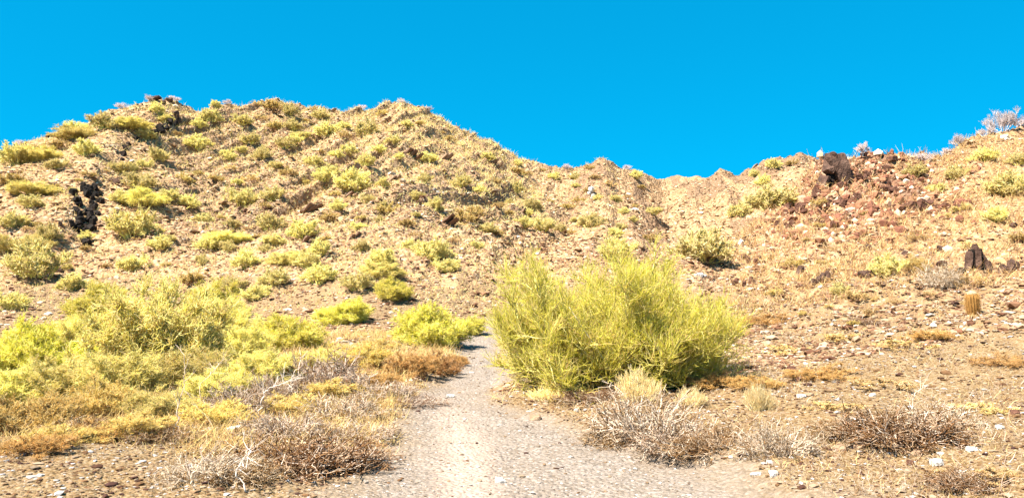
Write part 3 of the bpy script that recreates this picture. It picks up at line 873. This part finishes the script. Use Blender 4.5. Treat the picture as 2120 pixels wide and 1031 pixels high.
def rock_mesh(name, seed, size=(1, 1, 1), planes=14, sub=4, rough=0.05, lean=0.0):
    rng = np.random.default_rng(seed)
    d, f = ico(sub)
    n = rng.normal(0, 1, (planes, 3)); n /= np.linalg.norm(n, axis=1, keepdims=True)
    n = np.concatenate([n, np.eye(3), -np.eye(3)])
    h = rng.uniform(0.68, 1.0, len(n))
    r = np.min(h[None] / np.maximum(d @ n.T, 1e-3), axis=1)
    r = np.minimum(r, 1.35)
    r = r * (1 + rough * (fbm(d[:, 0] * 4 + seed, d[:, 1] * 4 + d[:, 2] * 3, seed, 4) + fbm(d[:, 2] * 5, d[:, 0] * 4 - d[:, 1] * 2, seed + 3, 3)))
    p = d * r[:, None] * np.asarray(size)[None]
    p[:, 0] += lean * p[:, 2]
    return make_mesh(name, p, tris=f)

def outcrop(name, X, row, label, mat, slabs, cat='rock outcrop', group=None, part='slab', scale=1.0):
    """slabs: (dx, dy, dz, sx, sy, sz, tilt, turn) in photo pixels at the outcrop's own depth, turned into metres."""
    x, y, z = cast(X, row)
    s = y / F_PX * scale
    e = bpy.data.objects.new(name, None)
    scene.collection.objects.link(e)
    e.location = (x, y, z)
    tag(e, label, cat, group)
    for i, (dx, dy, dz, sx, sy, sz, tilt, turn) in enumerate(slabs):
        me = rock_mesh(part, int(X * 7 + i * 13), (sx * s, sy * s, sz * s), planes=9 + i % 5, sub=4)
        o = link(part, me, M_ROCK_SHADE if (dy is not None and dy % 1 == 0.5) else mat, e)  # half-step dy picks the near-black colour that stands for shade
        if dy is None:                         # lies on the slope at that row
            qx, qy, qz = cast(X + dx, row - dz)
            o.location = (qx - x, qy - y, qz - z + 0.3 * sz * s)
        else:
            gx, gy = dx * s, dy * s
            gz = float(height(x + gx, y + gy)) - z
            o.location = (gx, gy, gz + dz * s)
        o.rotation_euler = (R(tilt * 0.3), R(tilt), R(turn))
    return e

outcrop('rock_outcrop', 1718, 376, 'dark pointed crag with a shade-black left face crowning the right ridge', M_DARK,
        [(12, -14, 24, 21, 20, 44, -8, 10), (4, -16, 44, 10, 10, 26, -14, 35), (2, -10, 36, 18, 16, 24, 10, 30), (-8, -18.5, 14, 12, 14, 22, 14, 0), (-10, -20, 38, 14, 18, 9, 16, 10), (-25, -26, 8, 6, 12, 22, 20, 30), (-24, -16, 10, 9, 12, 16, 24, 10), (-38, -12, 6, 9, 9, 9, 20, 10),  # the half-step dy slab is the recess, its shade put into the colour
         (30, -12, 12, 18, 15, 24, -20, 40), (44, -10, 6, 13, 12, 12, -16, 20), (18, -30, 6, 9, 8, 15, -8, 60), (-2, -28, 0, 10, 8, 10, 10, 20), (28, -36, -2, 8, 8, 9, 0, 45)])
outcrop('rock_outcrop', 1908, 432, 'red-brown jagged rubble outcrop below the right ridge', M_RED,
        [(0, 0, 4, 12, 10, 14, 15, 20), (18, 2, 2, 11, 9, 13, -10, 50), (-20, 4, 6, 10, 9, 13, 20, 10), (-36, 6, 6, 9, 8, 9, 0, 70), (28, -4, -2, 8, 8, 9, 25, 0), (8, -8, -2, 8, 7, 8, 0, 30)])
outcrop('rock_outcrop', 2022, 556, 'split dark rocks standing like upright teeth on the right slope', M_DARK,
        [(-17, 0, 14, 4.5, 9, 28, 6, 10), (-10, 2.5, 14, 5, 9, 28, 2, 20), (-1, -3, 18, 4.5, 9, 33, -3, 30), (6, 3, 15, 4, 9, 30, -3, 0), (12, 2.5, 14, 4, 9, 29, -8, 10),  # alternate near-black slabs paint the shade of the gaps
         (19, -2, 11, 5, 9, 25, -12, 0), (-29, 2.5, 2, 8, 8, 11, 10, 40), (30, 6, 4, 6, 7, 14, -12, 20)])
outcrop('rock_outcrop', 2085, 562, 'pair of dark tilted rocks right of the split dark rocks', M_DARK,
        [(-10, 0, 4, 8, 8, 16, 18, 20), (18, 4, 8, 13, 9, 14, 30, 0), (2, -4, -2, 8, 7, 8, 0, 50)])
outcrop('rock_outcrop', 1705, 584, 'low fan of brown upright rock blades on the right slope', M_DARK,
        [(-24, 0, 4, 7, 8, 13, 25, 10), (-12, 1, 4, 5, 8, 13, 14, 0), (-2, 2, 5, 5, 8, 13, 8, 20), (9, 2, 8, 6, 8, 18, 4, 0), (22, 3, 2, 7, 7, 10, -10, 30), (-40, 0, 0, 9, 6, 5, 10, 0)])
for X, row, lab, w, h in [(1657, 566, 'small dark pointed rock left of the fan of rock blades', 7, 12), (1793, 520, 'small dark brown rock above the bright bush on the right slope', 9, 10),
                          (1790, 572, 'dark rock tucked under the left side of the bright bush', 12, 8), (1948, 552, 'tilted dark rock above the silvery bush', 12, 8),
                          (1872, 528, 'little brown rock just above the golden bush on the right slope', 7, 6), (2098, 470, 'dark stone high on the right hill by the view edge', 7, 6),
                          (1950, 520, 'brown stone left of the split dark rocks', 10, 8)]:
    outcrop('dark_rock', X, row, lab, M_DARK, [(0, 0, h * 0.35, w, w, h, 14, X % 90), (w * 0.8, 2, 0, w * 0.6, w * 0.6, h * 0.6, -10, 40)], 'rock', part='block')
outcrop('rock_outcrop', 1775, 412, 'dark blocky rock in the middle of the pale rubble slope', M_RED, [(0, 0, 4, 8, 8, 10, 10, 0), (12, 3, 2, 7, 7, 7, 0, 30), (-12, 0, 2, 6, 6, 9, 20, 10)])
outcrop('rock_outcrop', 1815, 392, 'brown ledge right of the dark pointed crag on the rubble slope', M_RED, [(0, 0, 3, 9, 7, 8, 10, 0), (16, 3, 2, 10, 7, 7, 0, 30)])
outcrop('rock_outcrop', 1690, 405, 'cluster of reddish blocks just below the dark pointed crag', M_RED, [(0, 0, 4, 9, 8, 13, -10, 0), (14, 3, 4, 7, 7, 10, 0, 30), (-14, 0, 2, 7, 7, 8, 20, 10)])
outcrop('rock_outcrop', 1850, 345, 'low purple-brown rocks on the crest right of the tiny tree', M_RED, [(-30, 0, 2, 12, 8, 8, 0, 0), (0, 2, 1, 11, 8, 7, 0, 30), (-14, 0, 2, 9, 7, 9, 20, 10)])

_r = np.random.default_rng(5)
CLEFT = []  # near-black slabs; the cleft's shade is put into their colour
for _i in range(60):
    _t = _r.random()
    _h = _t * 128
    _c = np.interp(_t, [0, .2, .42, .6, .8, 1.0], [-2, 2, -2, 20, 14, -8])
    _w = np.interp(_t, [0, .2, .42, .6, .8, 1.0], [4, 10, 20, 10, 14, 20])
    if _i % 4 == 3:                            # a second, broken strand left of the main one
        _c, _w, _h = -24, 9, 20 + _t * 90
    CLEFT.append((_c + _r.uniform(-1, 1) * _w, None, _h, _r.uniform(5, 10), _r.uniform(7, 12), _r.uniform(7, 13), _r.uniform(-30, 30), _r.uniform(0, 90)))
_r2 = np.random.default_rng(12)
for _X, _row, _lab in [(1745, 385, 'jagged reddish blocks right under the dark pointed crag'), (1735, 430, 'reddish blocks halfway down the rubble band'), (1795, 372, 'reddish blocks on the rubble band right of the crag'),
                       (1850, 400, 'reddish jagged blocks in the middle of the rubble band'), (1870, 440, 'low jagged blocks left of the red rubble outcrop'), (1650, 440, 'brown blocks at the left end of the rubble slope'),
                       (1700, 470, 'brown blocks below the rubble slope on the left'), (1620, 470, 'brown rocky step beside the ridge flank bushes'), (1560, 545, 'brown rocky step above the right shoulder of the big palo verde'),
                       (1540, 590, 'dark reddish rocks behind the right edge of the big palo verde'), (1960, 430, 'brown blocks right of the red rubble outcrop')]:
    outcrop('rock_outcrop', _X, _row, _lab, M_RED,
            [(_r2.uniform(-24, 24), None, _r2.uniform(-5, 10), _r2.uniform(4, 9), _r2.uniform(4, 8), _r2.uniform(5, 10), _r2.uniform(-30, 30), _r2.uniform(0, 90)) for _ in range(7)], part='block')
# left spur: the dark cleft and the crags along its edge
outcrop('rock_outcrop', 182, 508, 'black shadowed cleft of dark rock on the left spur', M_ROCK_SHADE,
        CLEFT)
outcrop('rock_outcrop', 325, 280, 'upper dark crag on the edge of the left spur', M_ROCK_SHADE,
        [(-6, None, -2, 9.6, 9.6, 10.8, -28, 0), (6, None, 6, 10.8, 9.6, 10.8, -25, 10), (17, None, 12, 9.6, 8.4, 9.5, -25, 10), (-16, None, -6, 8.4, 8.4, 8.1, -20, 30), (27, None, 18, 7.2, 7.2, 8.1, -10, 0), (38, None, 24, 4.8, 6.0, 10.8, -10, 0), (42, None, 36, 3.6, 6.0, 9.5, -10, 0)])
outcrop('rock_outcrop', 257, 326, 'small dark crag on the spur edge below the upper crag', M_ROCK_SHADE,
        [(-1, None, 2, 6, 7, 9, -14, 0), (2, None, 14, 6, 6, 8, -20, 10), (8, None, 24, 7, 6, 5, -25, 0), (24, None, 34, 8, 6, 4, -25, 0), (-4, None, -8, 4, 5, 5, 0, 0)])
for X, row, lab, w, h in [(55, 328, 'small dark rock under a shrub near the far left skyline', 8, 9), (240, 380, 'dark rock shelf right of the cleft top', 14, 6), (290, 495, 'dark ledge beneath the large shrub by the cleft', 15, 6),
                          (110, 385, 'small dark stone left of the cleft top', 8, 6), (125, 470, 'narrow dark stone left of the cleft', 5, 9), (108, 560, 'dark brown rocks low on the left spur', 12, 10),
                          (365, 246, 'dark notch stone at the head of the spur edge', 6, 11), (320, 204, 'dark rocky tip of the left summit', 15, 4), (105, 284, 'dark rock on the far left skyline', 10, 4),
                          (350, 205, 'small dark rock on the right side of the left summit', 8, 6)]:
    outcrop('dark_rock', X, row, lab, M_DARK, [(0, 0, h * 0.3, w, w * 0.8, h, -12, X % 80), (w * 0.9, 3, h * 0.2, w * 0.6, w * 0.6, h * 0.7, -18, 30), (-w * 0.8, 0, 0, w * 0.5, w * 0.5, h * 0.6, 10, 0)], 'rock', part='block')

# main hill: slanting beds of rock
for X, row, lab, L, n in [(648, 440, 'slanting brown slabs low on the main hill', 30, 3), (932, 466, 'long slanting ledge of brown rock on the main hill', 34, 2), (856, 330, 'dark slanting ledge on the face below the rounded summit', 24, 3),
                          (800, 250, 'short slanting slab near the top of the rounded summit', 16, 2), (700, 425, 'dark broken ledge right of the slanting brown slabs', 16, 2), (730, 412, 'jagged ledge under the mid-hill shrub pair', 18, 2),
                          (685, 232, 'rock slab on the skyline right of the middle knoll', 14, 2), (610, 290, 'slanting ledge below the middle knoll', 16, 2), (820, 372, 'thin slanting rib on the summit face', 18, 2),
                          (925, 330, 'slanting rib near the right shoulder of the rounded summit', 22, 2), (1025, 345, 'brown rock band on the right shoulder of the main hill', 20, 3), (560, 345, 'dark rib between shrubs left of the summit face', 14, 2),
                          (735, 495, 'low dark ledge at the hill foot above the lone palo verde', 16, 2), (500, 440, 'dark ledge under the large shrub left of the slanting slabs', 16, 2), (640, 505, 'dark ledge below the slanting brown slabs', 20, 2),
                          (1090, 450, 'small brown ledge left of the white quartz patch', 14, 2), (1560, 352, 'pale ledge on the far hill left of the dark pointed crag', 16, 2)]:
    outcrop('rock_ledge', X, row, lab, M_BUFF if X in (800, 820, 925, 1025, 1440, 1560, 685) else M_LEDGE,
            [((i - (n - 1) / 2) * 9 - 2, i * 4, L * 0.12, L * 0.66, L * 0.42, 3.2 - 0.4 * i, -38 - 5 * (i % 2), -14 + 6 * i) for i in range(n)], 'rock ledge')
outcrop('quartz_outcrop', 1228, 412, 'bright white quartz patch high on the slope left of the gap', M_QUARTZ,
        [(0, 0, 3, 6, 5, 7, 0, 0), (-3, 12, 6, 6, 5, 7, 10, 0), (1, 24, 6, 5, 4, 6, 0, 0), (6, -12, 2, 4, 4, 4, 0, 0), (-8, 4, 2, 4, 4, 4, 0, 20)])
outcrop('quartz_outcrop', 1300, 404, 'small white quartz spot right of the bright quartz patch', M_QUARTZ, [(0, 0, 1, 5, 4, 3, 0, 0), (5, 3, 1, 3, 3, 2, 0, 0)], part='block')
outcrop('quartz_outcrop', 1450, 572, 'white stones on the flank above the big palo verde', M_QUARTZ, [(0, 0, 2, 7, 5, 6, 0, 0), (10, 4, 1, 5, 4, 4, 0, 0), (-9, 0, 0, 4, 4, 3, 0, 0)], part='block')
outcrop('quartz_outcrop', 905, 400, 'thin white vein of stones below the rounded summit', M_QUARTZ, [(0, 0, 1, 4, 4, 4, 0, 0), (5, 14, 1, 4, 4, 4, 0, 0), (10, 30, 1, 3, 3, 4, 0, 0), (-6, -8, 1, 3, 3, 3, 0, 0)], part='block')

# single stones
W_, B_, P_ = M_QUARTZ, M_RED, M_BUFF
for X, row, w, h, mt, lab in [
    (932, 822, 9, 5, W_, 'white stone lying in the middle of the trail'), (963, 868, 5, 3, W_, 'small white stone on the trail below the larger white one'),
    (1659, 822, 10, 6, W_, 'bright white stone beside the brown stones on the right flats'), (1602, 984, 11, 9, W_, 'rounded white stone low at the right trail edge'),
    (1940, 964, 15, 11, W_, 'pointed white rock at lower right'), (1985, 980, 10, 6, W_, 'flat white rock right of the pointed one'),
    (2070, 888, 10, 6, W_, 'pale stone on the right flats beyond the dead brush'), (2015, 932, 13, 6, W_, 'broad pale stone behind the pointed white rock'),
    (1565, 982, 12, 4, W_, 'long flat white stone on the right trail edge'), (1806, 820, 8, 5, W_, 'white stone pair on the right flats behind the dead brush'),
    (742, 953, 9, 6, W_, 'white stone at the right end of the twig pile'), (480, 892, 26, 8, W_, 'pale whitish slab behind the twig pile'),
    (1036, 998, 12, 7, W_, 'white stone near the bottom of the trail'), (84, 986, 9, 5, W_, 'white stone near the lower left corner'), (200, 908, 8, 5, W_, 'white stone on the lower left flats'),
    (1640, 772, 13, 11, B_, 'largest brown stone of the heap right of the palo verde'), (1660, 790, 13, 8, B_, 'dark brown stone in front of the heap on the right flats'), (1672, 775, 9, 7, B_, 'right brown stone of the heap on the right flats'),
    (1674, 820, 10, 7, P_, 'tan stone touching the bright white one'), (1722, 905, 7, 7, B_, 'dark stone standing for shade on the edge of the right bank'), (1740, 932, 15, 9, P_, 'cream rock on the bank below the dark stone'),  # the dark stone stands in for shade under the bank
    (1785, 925, 20, 8, P_, 'wide tan rock on the right bank'), (1885, 962, 9, 8, B_, 'dark stone standing for shade left of the pointed white rock'), (1900, 940, 12, 7, P_, 'tan stone above the pointed white rock'),  # the dark stone is shade beneath rocks, built as a stone
    (2100, 858, 10, 8, B_, 'dark wedge stone standing for shade by the right edge of the view'), (1110, 868, 14, 7, P_, 'tan stone at the right side of the trail'), (770, 940, 8, 5, P_, 'tan stone by the trail below the twig pile'),  # the dark wedge is a stone-shaped stand-in for shade
]:
    x, y, z = cast(X, row)
    s = y / F_PX
    nm = 'white_stone' if mt is W_ else ('brown_stone' if mt is B_ else 'tan_stone')
    o = link(nm, rock_mesh(nm, X + row, (w * s, w * 0.8 * s, h * s), 12, 3, 0.06), mt)
    o.location = (x, y, z + h * s * 0.3)
    o.rotation_euler = (R(6), R(-8 + X % 17), R(X % 60 - 30))
    tag(o, lab, 'stone')

# ------------------------------------------------------------------ barrel cactus
def cactus():
    x, y, z = cast(2016, 654)
    s = y / F_PX
    H, Rm = 48 * s, 11.5 * s
    nu, nv, ribs = 96, 28, 16
    th = np.arange(nu) * 2 * np.pi / nu
    v = np.linspace(0, 1, nv)
    prof = np.where(v < 0.75, 0.80 + 0.2 * np.sin(v / 0.75 * np.pi * 0.6), np.sqrt(np.clip(1 - ((v - 0.75) / 0.25) ** 2, 0, 1)) * (0.80 + 0.2 * math.sin(0.6 * math.pi)))
    rad = Rm * prof[:, None] * (1 + 0.10 * np.cos(th * ribs)[None, :])
    P = np.stack([rad * np.cos(th), rad * np.sin(th), np.broadcast_to((v * H)[:, None], rad.shape)], -1)
    i = np.arange(nv - 1)[:, None]; j = np.arange(nu)[None]
    q = np.stack([i * nu + j, i * nu + (j + 1) % nu, (i + 1) * nu + (j + 1) % nu, (i + 1) * nu + j], -1)
    e = bpy.data.objects.new('barrel_cactus', None)
    scene.collection.objects.link(e)
    e.location = (x, y, z - 0.01); e.rotation_euler = (0, R(-3), 0)
    tag(e, 'stout tan barrel cactus with a pale woolly top on the right slope', 'cactus')
    link('body', make_mesh('body', P.reshape(-1, 3), quads=q.reshape(-1, 4), col=np.full((nu * nv, 3), 1.0) * np.array([0.24, 0.13, 0.04]), smooth_shade=True), M_STONE, e)
    rng = np.random.default_rng(3)
    S = []
    for k in range(ribs):
        a = 2 * np.pi * k / ribs
        for vv in np.linspace(0.05, 0.97, 20):
            r0 = Rm * np.interp(vv, v, prof) * 1.09
            for _ in range(5):
                d = np.array([math.cos(a), math.sin(a), 0.35]) + rng.normal(0, 0.55, 3)
                d /= np.linalg.norm(d)
                p = np.array([r0 * math.cos(a), r0 * math.sin(a), vv * H])
                S.append([p, p + d * Rm * 0.22, p + d * Rm * 0.36 + np.array([0, 0, 0.004])])
    S = np.array(S)
    V, qq = tubes(S, taper(S, 0.0016, 0.0006), 3)
    link('spines', make_mesh('spines', V, quads=qq, col=np.repeat(pick(rng, len(S), [(0.44, 0.27, 0.09), (0.36, 0.19, 0.06)]), 9, axis=0)), M_WOOD, e)
    C = np.zeros((500, 3, 3))
    a = rng.uniform(0, 6.28, 500); r0 = np.sqrt(rng.random(500)) * Rm * 0.72
    C[:, 0] = np.stack([r0 * np.cos(a), r0 * np.sin(a), H * (0.985 - 0.13 * (r0 / Rm) ** 2)], -1)
    C[:, 1] = C[:, 0] + np.array([0, 0, Rm * 0.2]) + rng.normal(0, Rm * 0.06, (500, 3))
    C[:, 2] = C[:, 1] + np.array([0, 0, Rm * 0.1]) + rng.normal(0, Rm * 0.08, (500, 3))
    V, qq = tubes(C, taper(C, 0.003, 0.0012), 3)
    link('crown', make_mesh('crown', V, quads=qq, col=np.full((len(V), 3), 1.0) * np.array([0.80, 0.72, 0.50])), M_WOOD, e)
cactus()

# ------------------------------------------------------------------ fallen and standing dead branches
def branch(label, pts, r0, col, twigs=10, seed=0, cat='dead branch'):
    """pts: (column, base row, lift in metres) - the branch runs over the ground points, lifted."""
    rng = np.random.default_rng(seed)
    W = []
    x0, y0, z0 = cast(pts[0][0], pts[0][1])
    for X, row, up in pts:
        if up is None:
            x, y, z = cast(X, row); W.append((x, y, z + r0))
        else:                                  # same distance as the root, seen at that row
            cy, cx = (CY - row) / F_PX, (X - CX) / F_PX
            k = CP - cy * SP
            W.append((y0 * cx / k + 0, y0 + up, CAM_H + y0 * (SP + cy * CP) / k))
    W = np.array(W)
    n = 6 * len(W)
    t = np.linspace(0, len(W) - 1, n)
    P = np.stack([np.interp(t, np.arange(len(W)), W[:, k]) for k in range(3)], -1)
    for _ in range(3):
        P[1:-1] = 0.25 * P[:-2] + 0.5 * P[1:-1] + 0.25 * P[2:]
    P[1:-1] += rng.normal(0, r0 * 1.1, (n - 2, 3))
    P[:, 0] += 0.05 * np.sin(np.linspace(0, 9, n) + seed) * np.linspace(0, 1, n)
    P = P[None]
    org = P[0, 0].copy()
    P = P - org
    e = bpy.data.objects.new('dead_branch', None)
    scene.collection.objects.link(e)
    e.location = org
    tag(e, label, cat)
    V, q = tubes(P, taper(P, r0, r0 * 0.35), 7)
    link('stem', make_mesh('stem', V, quads=q, col=np.full((len(V), 3), 1.0) * np.array(col), smooth_shade=True), M_WOOD, e)
    T = grow(rng, P, twigs, 0.25, 1.0, 0.6, 0.12, 0.12, 0.38, 5, 0.25)
    T2 = grow(rng, T, 2, 0.3, 1.0, 0.5, 0.1, 0.06, 0.16, 4, 0.25)
    V, q = tubes(T, taper(T, r0 * 0.45, r0 * 0.15), 5)
    V2, q2 = tubes(T2, taper(T2, r0 * 0.25, r0 * 0.1), 4)
    link('twigs', make_mesh('twigs', np.concatenate([V, V2]), quads=np.concatenate([q, q2 + len(V)]), col=np.full((len(V) + len(V2), 3), 1.0) * np.array(col) * 0.92, smooth_shade=True), M_WOOD, e)

PB = (0.56, 0.46, 0.36)
branch('twisted pale branch rising in an S from the left flats', [(402, 908, 0.0), (368, 890, 0.0), (366, 855, 0.05), (374, 810, 0.05), (364, 780, 0.1), (378, 735, 0.1)], 0.0079, PB, 9, 1)
branch('bare pale branch curving up beside the twisted one', [(416, 842, 0.0), (412, 800, 0.05), (430, 770, 0.1), (462, 745, 0.15)], 0.0065, PB, 10, 2)
branch('pale forked branch with a bent arm above the twig pile', [(534, 868, 0.0), (545, 820, 0.0), (556, 802, 0.02), (600, 790, 0.05), (622, 762, 0.1)], 0.0086, (0.66, 0.57, 0.49), 10, 3)
branch('long level twig lying across the golden weeds', [(595, 745, 0.0), (650, 740, 0.0), (700, 735, 0.0), (745, 712, 0.05)], 0.0065, PB, 12, 4)
branch('pale branch lying along the edge of the left flats', [(370, 902, None), (430, 890, None), (480, 882, None), (505, 850, None)], 0.0086, (0.66, 0.58, 0.48), 8, 5)
branch('thick tan branch lying in the twig pile', [(572, 948, 0.0), (600, 932, 0.05), (640, 920, 0.05), (700, 918, 0.05)], 0.0108, (0.62, 0.46, 0.28), 8, 6)
branch('dark charred stick poking down at the right end of the twig pile', [(778, 975, None), (774, 950, 0.03), (765, 938, 0.05)], 0.0072, (0.09, 0.045, 0.03), 2, 7)
branch('forked white branch at the left end of the twig pile', [(515, 1018, 0.0), (492, 985, 0.0), (498, 950, 0.02), (520, 925, 0.05)], 0.0079, (0.66, 0.58, 0.50), 8, 8)
branch('bare branch bending at the bottom left of the view', [(402, 1020, 0.0), (398, 985, 0.0), (408, 950, 0.03), (450, 962, 0.05)], 0.0065, PB, 8, 9)
branch('grey weathered log lying beside the dark dead brush', [(1755, 865, None), (1795, 880, None), (1850, 886, None)], 0.0130, (0.55, 0.48, 0.46), 5, 10)
branch('thin pale branch leaning over the dark dead brush', [(1900, 900, 0.0), (1880, 860, 0.03), (1905, 820, 0.05), (1922, 800, 0.1)], 0.0058, PB, 12, 11)
branch('long thin stick crossing the lower right gravel', [(1955, 1000, None), (2000, 1010, None), (2060, 1025, None)], 0.0072, (0.50, 0.38, 0.30), 3, 12)
branch('dry yellow stem arching at the left edge of the view', [(0, 806, 0.0), (40, 800, 0.0), (80, 797, 0.05), (105, 802, 0.1)], 0.0072, (0.68, 0.56, 0.20), 3, 13)
branch('thin brown stick on the slope left of the barrel cactus', [(1945, 648, None), (1990, 652, None)], 0.0050, (0.22, 0.10, 0.06), 1, 14)

# ------------------------------------------------------------------ stuff: loose stones and dry grass
def scatter_stones(name, label, n, seed, ydist, size, pal, weights, azr=(-37, 37), keep=None, flat=0.6, mat=None):
    rng = np.random.default_rng(seed)
    az = rng.uniform(R(azr[0]), R(azr[1]), n)
    Y = ydist(rng, n)
    x = Y * np.tan(az); y = Y
    if keep is not None:
        k = keep(rng, x, y)
        x, y = x[k], y[k]
    z = height(x, y)
    n = len(x)
    d, f = ico(1)
    sz = size(rng, n, y)
    J = d[None] * rng.uniform(0.65, 1.2, (n, 12))[:, :, None]
    J = J * (np.stack([rng.uniform(0.7, 1.4, n), rng.uniform(0.7, 1.2, n), rng.uniform(0.4, 1.0, n) * flat], -1) * sz[:, None])[:, None, :]
    a = rng.uniform(0, 6.28, n)
    c, s_ = np.cos(a)[:, None], np.sin(a)[:, None]
    X1 = J[:, :, 0] * c - J[:, :, 1] * s_
    Y1 = J[:, :, 0] * s_ + J[:, :, 1] * c
    V = np.stack([X1 + x[:, None], Y1 + y[:, None], J[:, :, 2] + (z + sz * 0.12)[:, None]], -1).reshape(-1, 3)
    T = (f[None] + np.arange(n)[:, None, None] * 12).reshape(-1, 3)
    pal = np.asarray(pal)
    w = np.asarray(weights, float); w /= w.sum()
    col = pal[rng.choice(len(pal), n, p=w)] * (1 + rng.normal(0, 0.12, (n, 1)))
    o = link(name, make_mesh(name, V, tris=T, col=np.repeat(np.clip(col, 0.02, 0.9), 12, axis=0)), mat or M_STONE)
    tag(o, label, None, None, 'stuff')

HPAL = [(0.306, 0.203, 0.120), (0.375, 0.267, 0.171), (0.208, 0.122, 0.066), (0.459, 0.366, 0.265), (0.112, 0.058, 0.031), (0.555, 0.494, 0.404)]
FPAL = [(0.191, 0.129, 0.070), (0.237, 0.182, 0.121), (0.119, 0.069, 0.032), (0.339, 0.320, 0.308), (0.056, 0.029, 0.014)]
TPAL = [(0.240, 0.204, 0.172), (0.292, 0.254, 0.223), (0.169, 0.132, 0.096), (0.421, 0.395, 0.386), (0.110, 0.074, 0.045)]
def not_trail(rng, x, y):
    t, h, r = masks(x, y)
    return (t < 0.4) | (rng.random(len(x)) < 0.04)
scatter_stones('gravel', 'fine loose gravel over the flats and the trail', 75000, 1, lambda r, n: 4.2 + 16 * r.random(n) ** 1.2, lambda r, n, y: np.clip(r.lognormal(-4.65, 0.5, n), 0.004, 0.045) * (0.7 + y / 14), FPAL, [3, 3, 2.4, 1.8, 2.3], keep=not_trail)
scatter_stones('trail_gravel', 'pale crushed stones on the trail', 9000, 2, lambda r, n: 4.2 + 13 * r.random(n) ** 1.4, lambda r, n, y: np.clip(r.lognormal(-4.7, 0.4, n), 0.004, 0.03), TPAL, [3, 3, 2, 1, .3], azr=(-16, 14), keep=lambda r, x, y: masks(x, y)[0] > 0.3)
scatter_stones('rubble', 'loose stones over the lower slopes', 60000, 3, lambda r, n: 12 + 40 * r.random(n) ** 1.2, lambda r, n, y: np.clip(r.lognormal(-3.3, 0.5, n), 0.02, 0.16) * (0.6 + y / 50), HPAL, [2.4, 2.4, 3, 1.2, 2.8, .5], keep=lambda r, x, y: masks(x, y)[0] < 0.15)
scatter_stones('scree', 'broken rock covering the high slopes', 46000, 4, lambda r, n: 42 + 85 * r.random(n) ** 0.8, lambda r, n, y: np.clip(r.lognormal(-2.35, 0.5, n), 0.05, 0.42), HPAL, [3, 2.2, 3, .9, 2.0, .3])
scatter_stones('boulder_rubble', 'angular pale and reddish blocks strewn below the dark pointed crag', 11000, 5, lambda r, n: 24 + 22 * r.random(n), lambda r, n, y: np.clip(r.lognormal(-2.55, 0.5, n), 0.04, 0.30),
               [(0.406, 0.252, 0.172), (0.499, 0.343, 0.238), (0.234, 0.112, 0.066), (0.156, 0.066, 0.043), (0.608, 0.476, 0.370)], [2.0, 0.9, 4.5, 4.5, 0.35], azr=(16, 32), flat=1.4, keep=lambda r, x, y: r.random(len(x)) < np.exp(-((np.degrees(np.arctan2(x, y)) - 25.0) / 4.4) ** 2) * smooth(24, 33, y))

def scatter_grass(name, label, n, seed, ydist, pal, azr, h=(0.04, 0.16), keep=None, width=0.0022):
    rng = np.random.default_rng(seed)
    az = rng.uniform(R(azr[0]), R(azr[1]), n)
    y = ydist(rng, n)
    x = y * np.tan(az)
    x = x + rng.normal(0, 0.12, n); y = y + rng.normal(0, 0.12, n)
    k = (fbm(x * 0.8, y * 0.8, 200 + seed, 3) + rng.normal(0, 0.22, n)) > 0.0
    k &= masks(x, y)[0] < 0.35 + rng.normal(0, 0.12, n)
    if keep is not None: k &= keep(x, y)
    x, y = x[k], y[k]
    n = len(x)
    z = height(x, y)
    L = rng.uniform(h[0], h[1], n) * (0.7 + y / 22)
    d = rng.normal(0, 0.75, (n, 3)); d[:, 2] = np.abs(d[:, 2]) + 0.35
    d /= np.linalg.norm(d, axis=1, keepdims=True)
    P = np.zeros((n, 3, 3))
    P[:, 0] = np.stack([x, y, z - 0.01], -1)
    P[:, 1] = P[:, 0] + d * (L * 0.55)[:, None]
    P[:, 2] = P[:, 1] + (d + rng.normal(0, 0.35, (n, 3))) * (L * 0.45)[:, None]
    V, q = tubes(P, taper(P, width, width * 0.4) * (0.6 + y / 14)[:, None], 3)
    o = link(name, make_mesh(name, V, quads=q, col=np.repeat(pick(rng, n, pal), 9, axis=0)), M_GRASS)
    tag(o, label, None, None, 'stuff')
scatter_grass('dry_grass', 'thin dry golden grass and litter right of the trail', 42000, 1, lambda r, n: 4.3 + 26 * r.random(n) ** 1.5, STRAW + ASH + BROWNTWIG, (2, 37), h=(0.03, 0.12))
scatter_grass('dry_weeds', 'golden dry weeds and litter left of the trail', 120000, 2, lambda r, n: 4.3 + 16 * r.random(n) ** 1.1, GOLD + GOLD + STRAW + RUST, (-37, -1), h=(0.04, 0.19), keep=lambda x, y: (y + 0.9 * fbm(x * 0.9, y * 0.9, 300, 2)) > 7.3)
scatter_grass('slope_grass', 'dry grass tufts on the right hill', 40000, 3, lambda r, n: 18 + 30 * r.random(n), STRAW + RUST + BROWNTWIG, (16, 37), h=(0.08, 0.22), width=0.003)
scatter_grass('hill_grass', 'dry straw and yellow ground cover over the main hill', 170000, 4, lambda r, n: 26 + 90 * r.random(n) ** 0.9, STRAW + OLIVE + HILLG + HILLG, (-37, 8), h=(0.045, 0.11), width=0.0030, keep=lambda x, y: (np.degrees(np.arctan2(x, y)) + 5 * fbm(x * 0.06, y * 0.06, 310, 2) < 1.0) | (np.random.default_rng(6).random(len(x)) < 0.15))
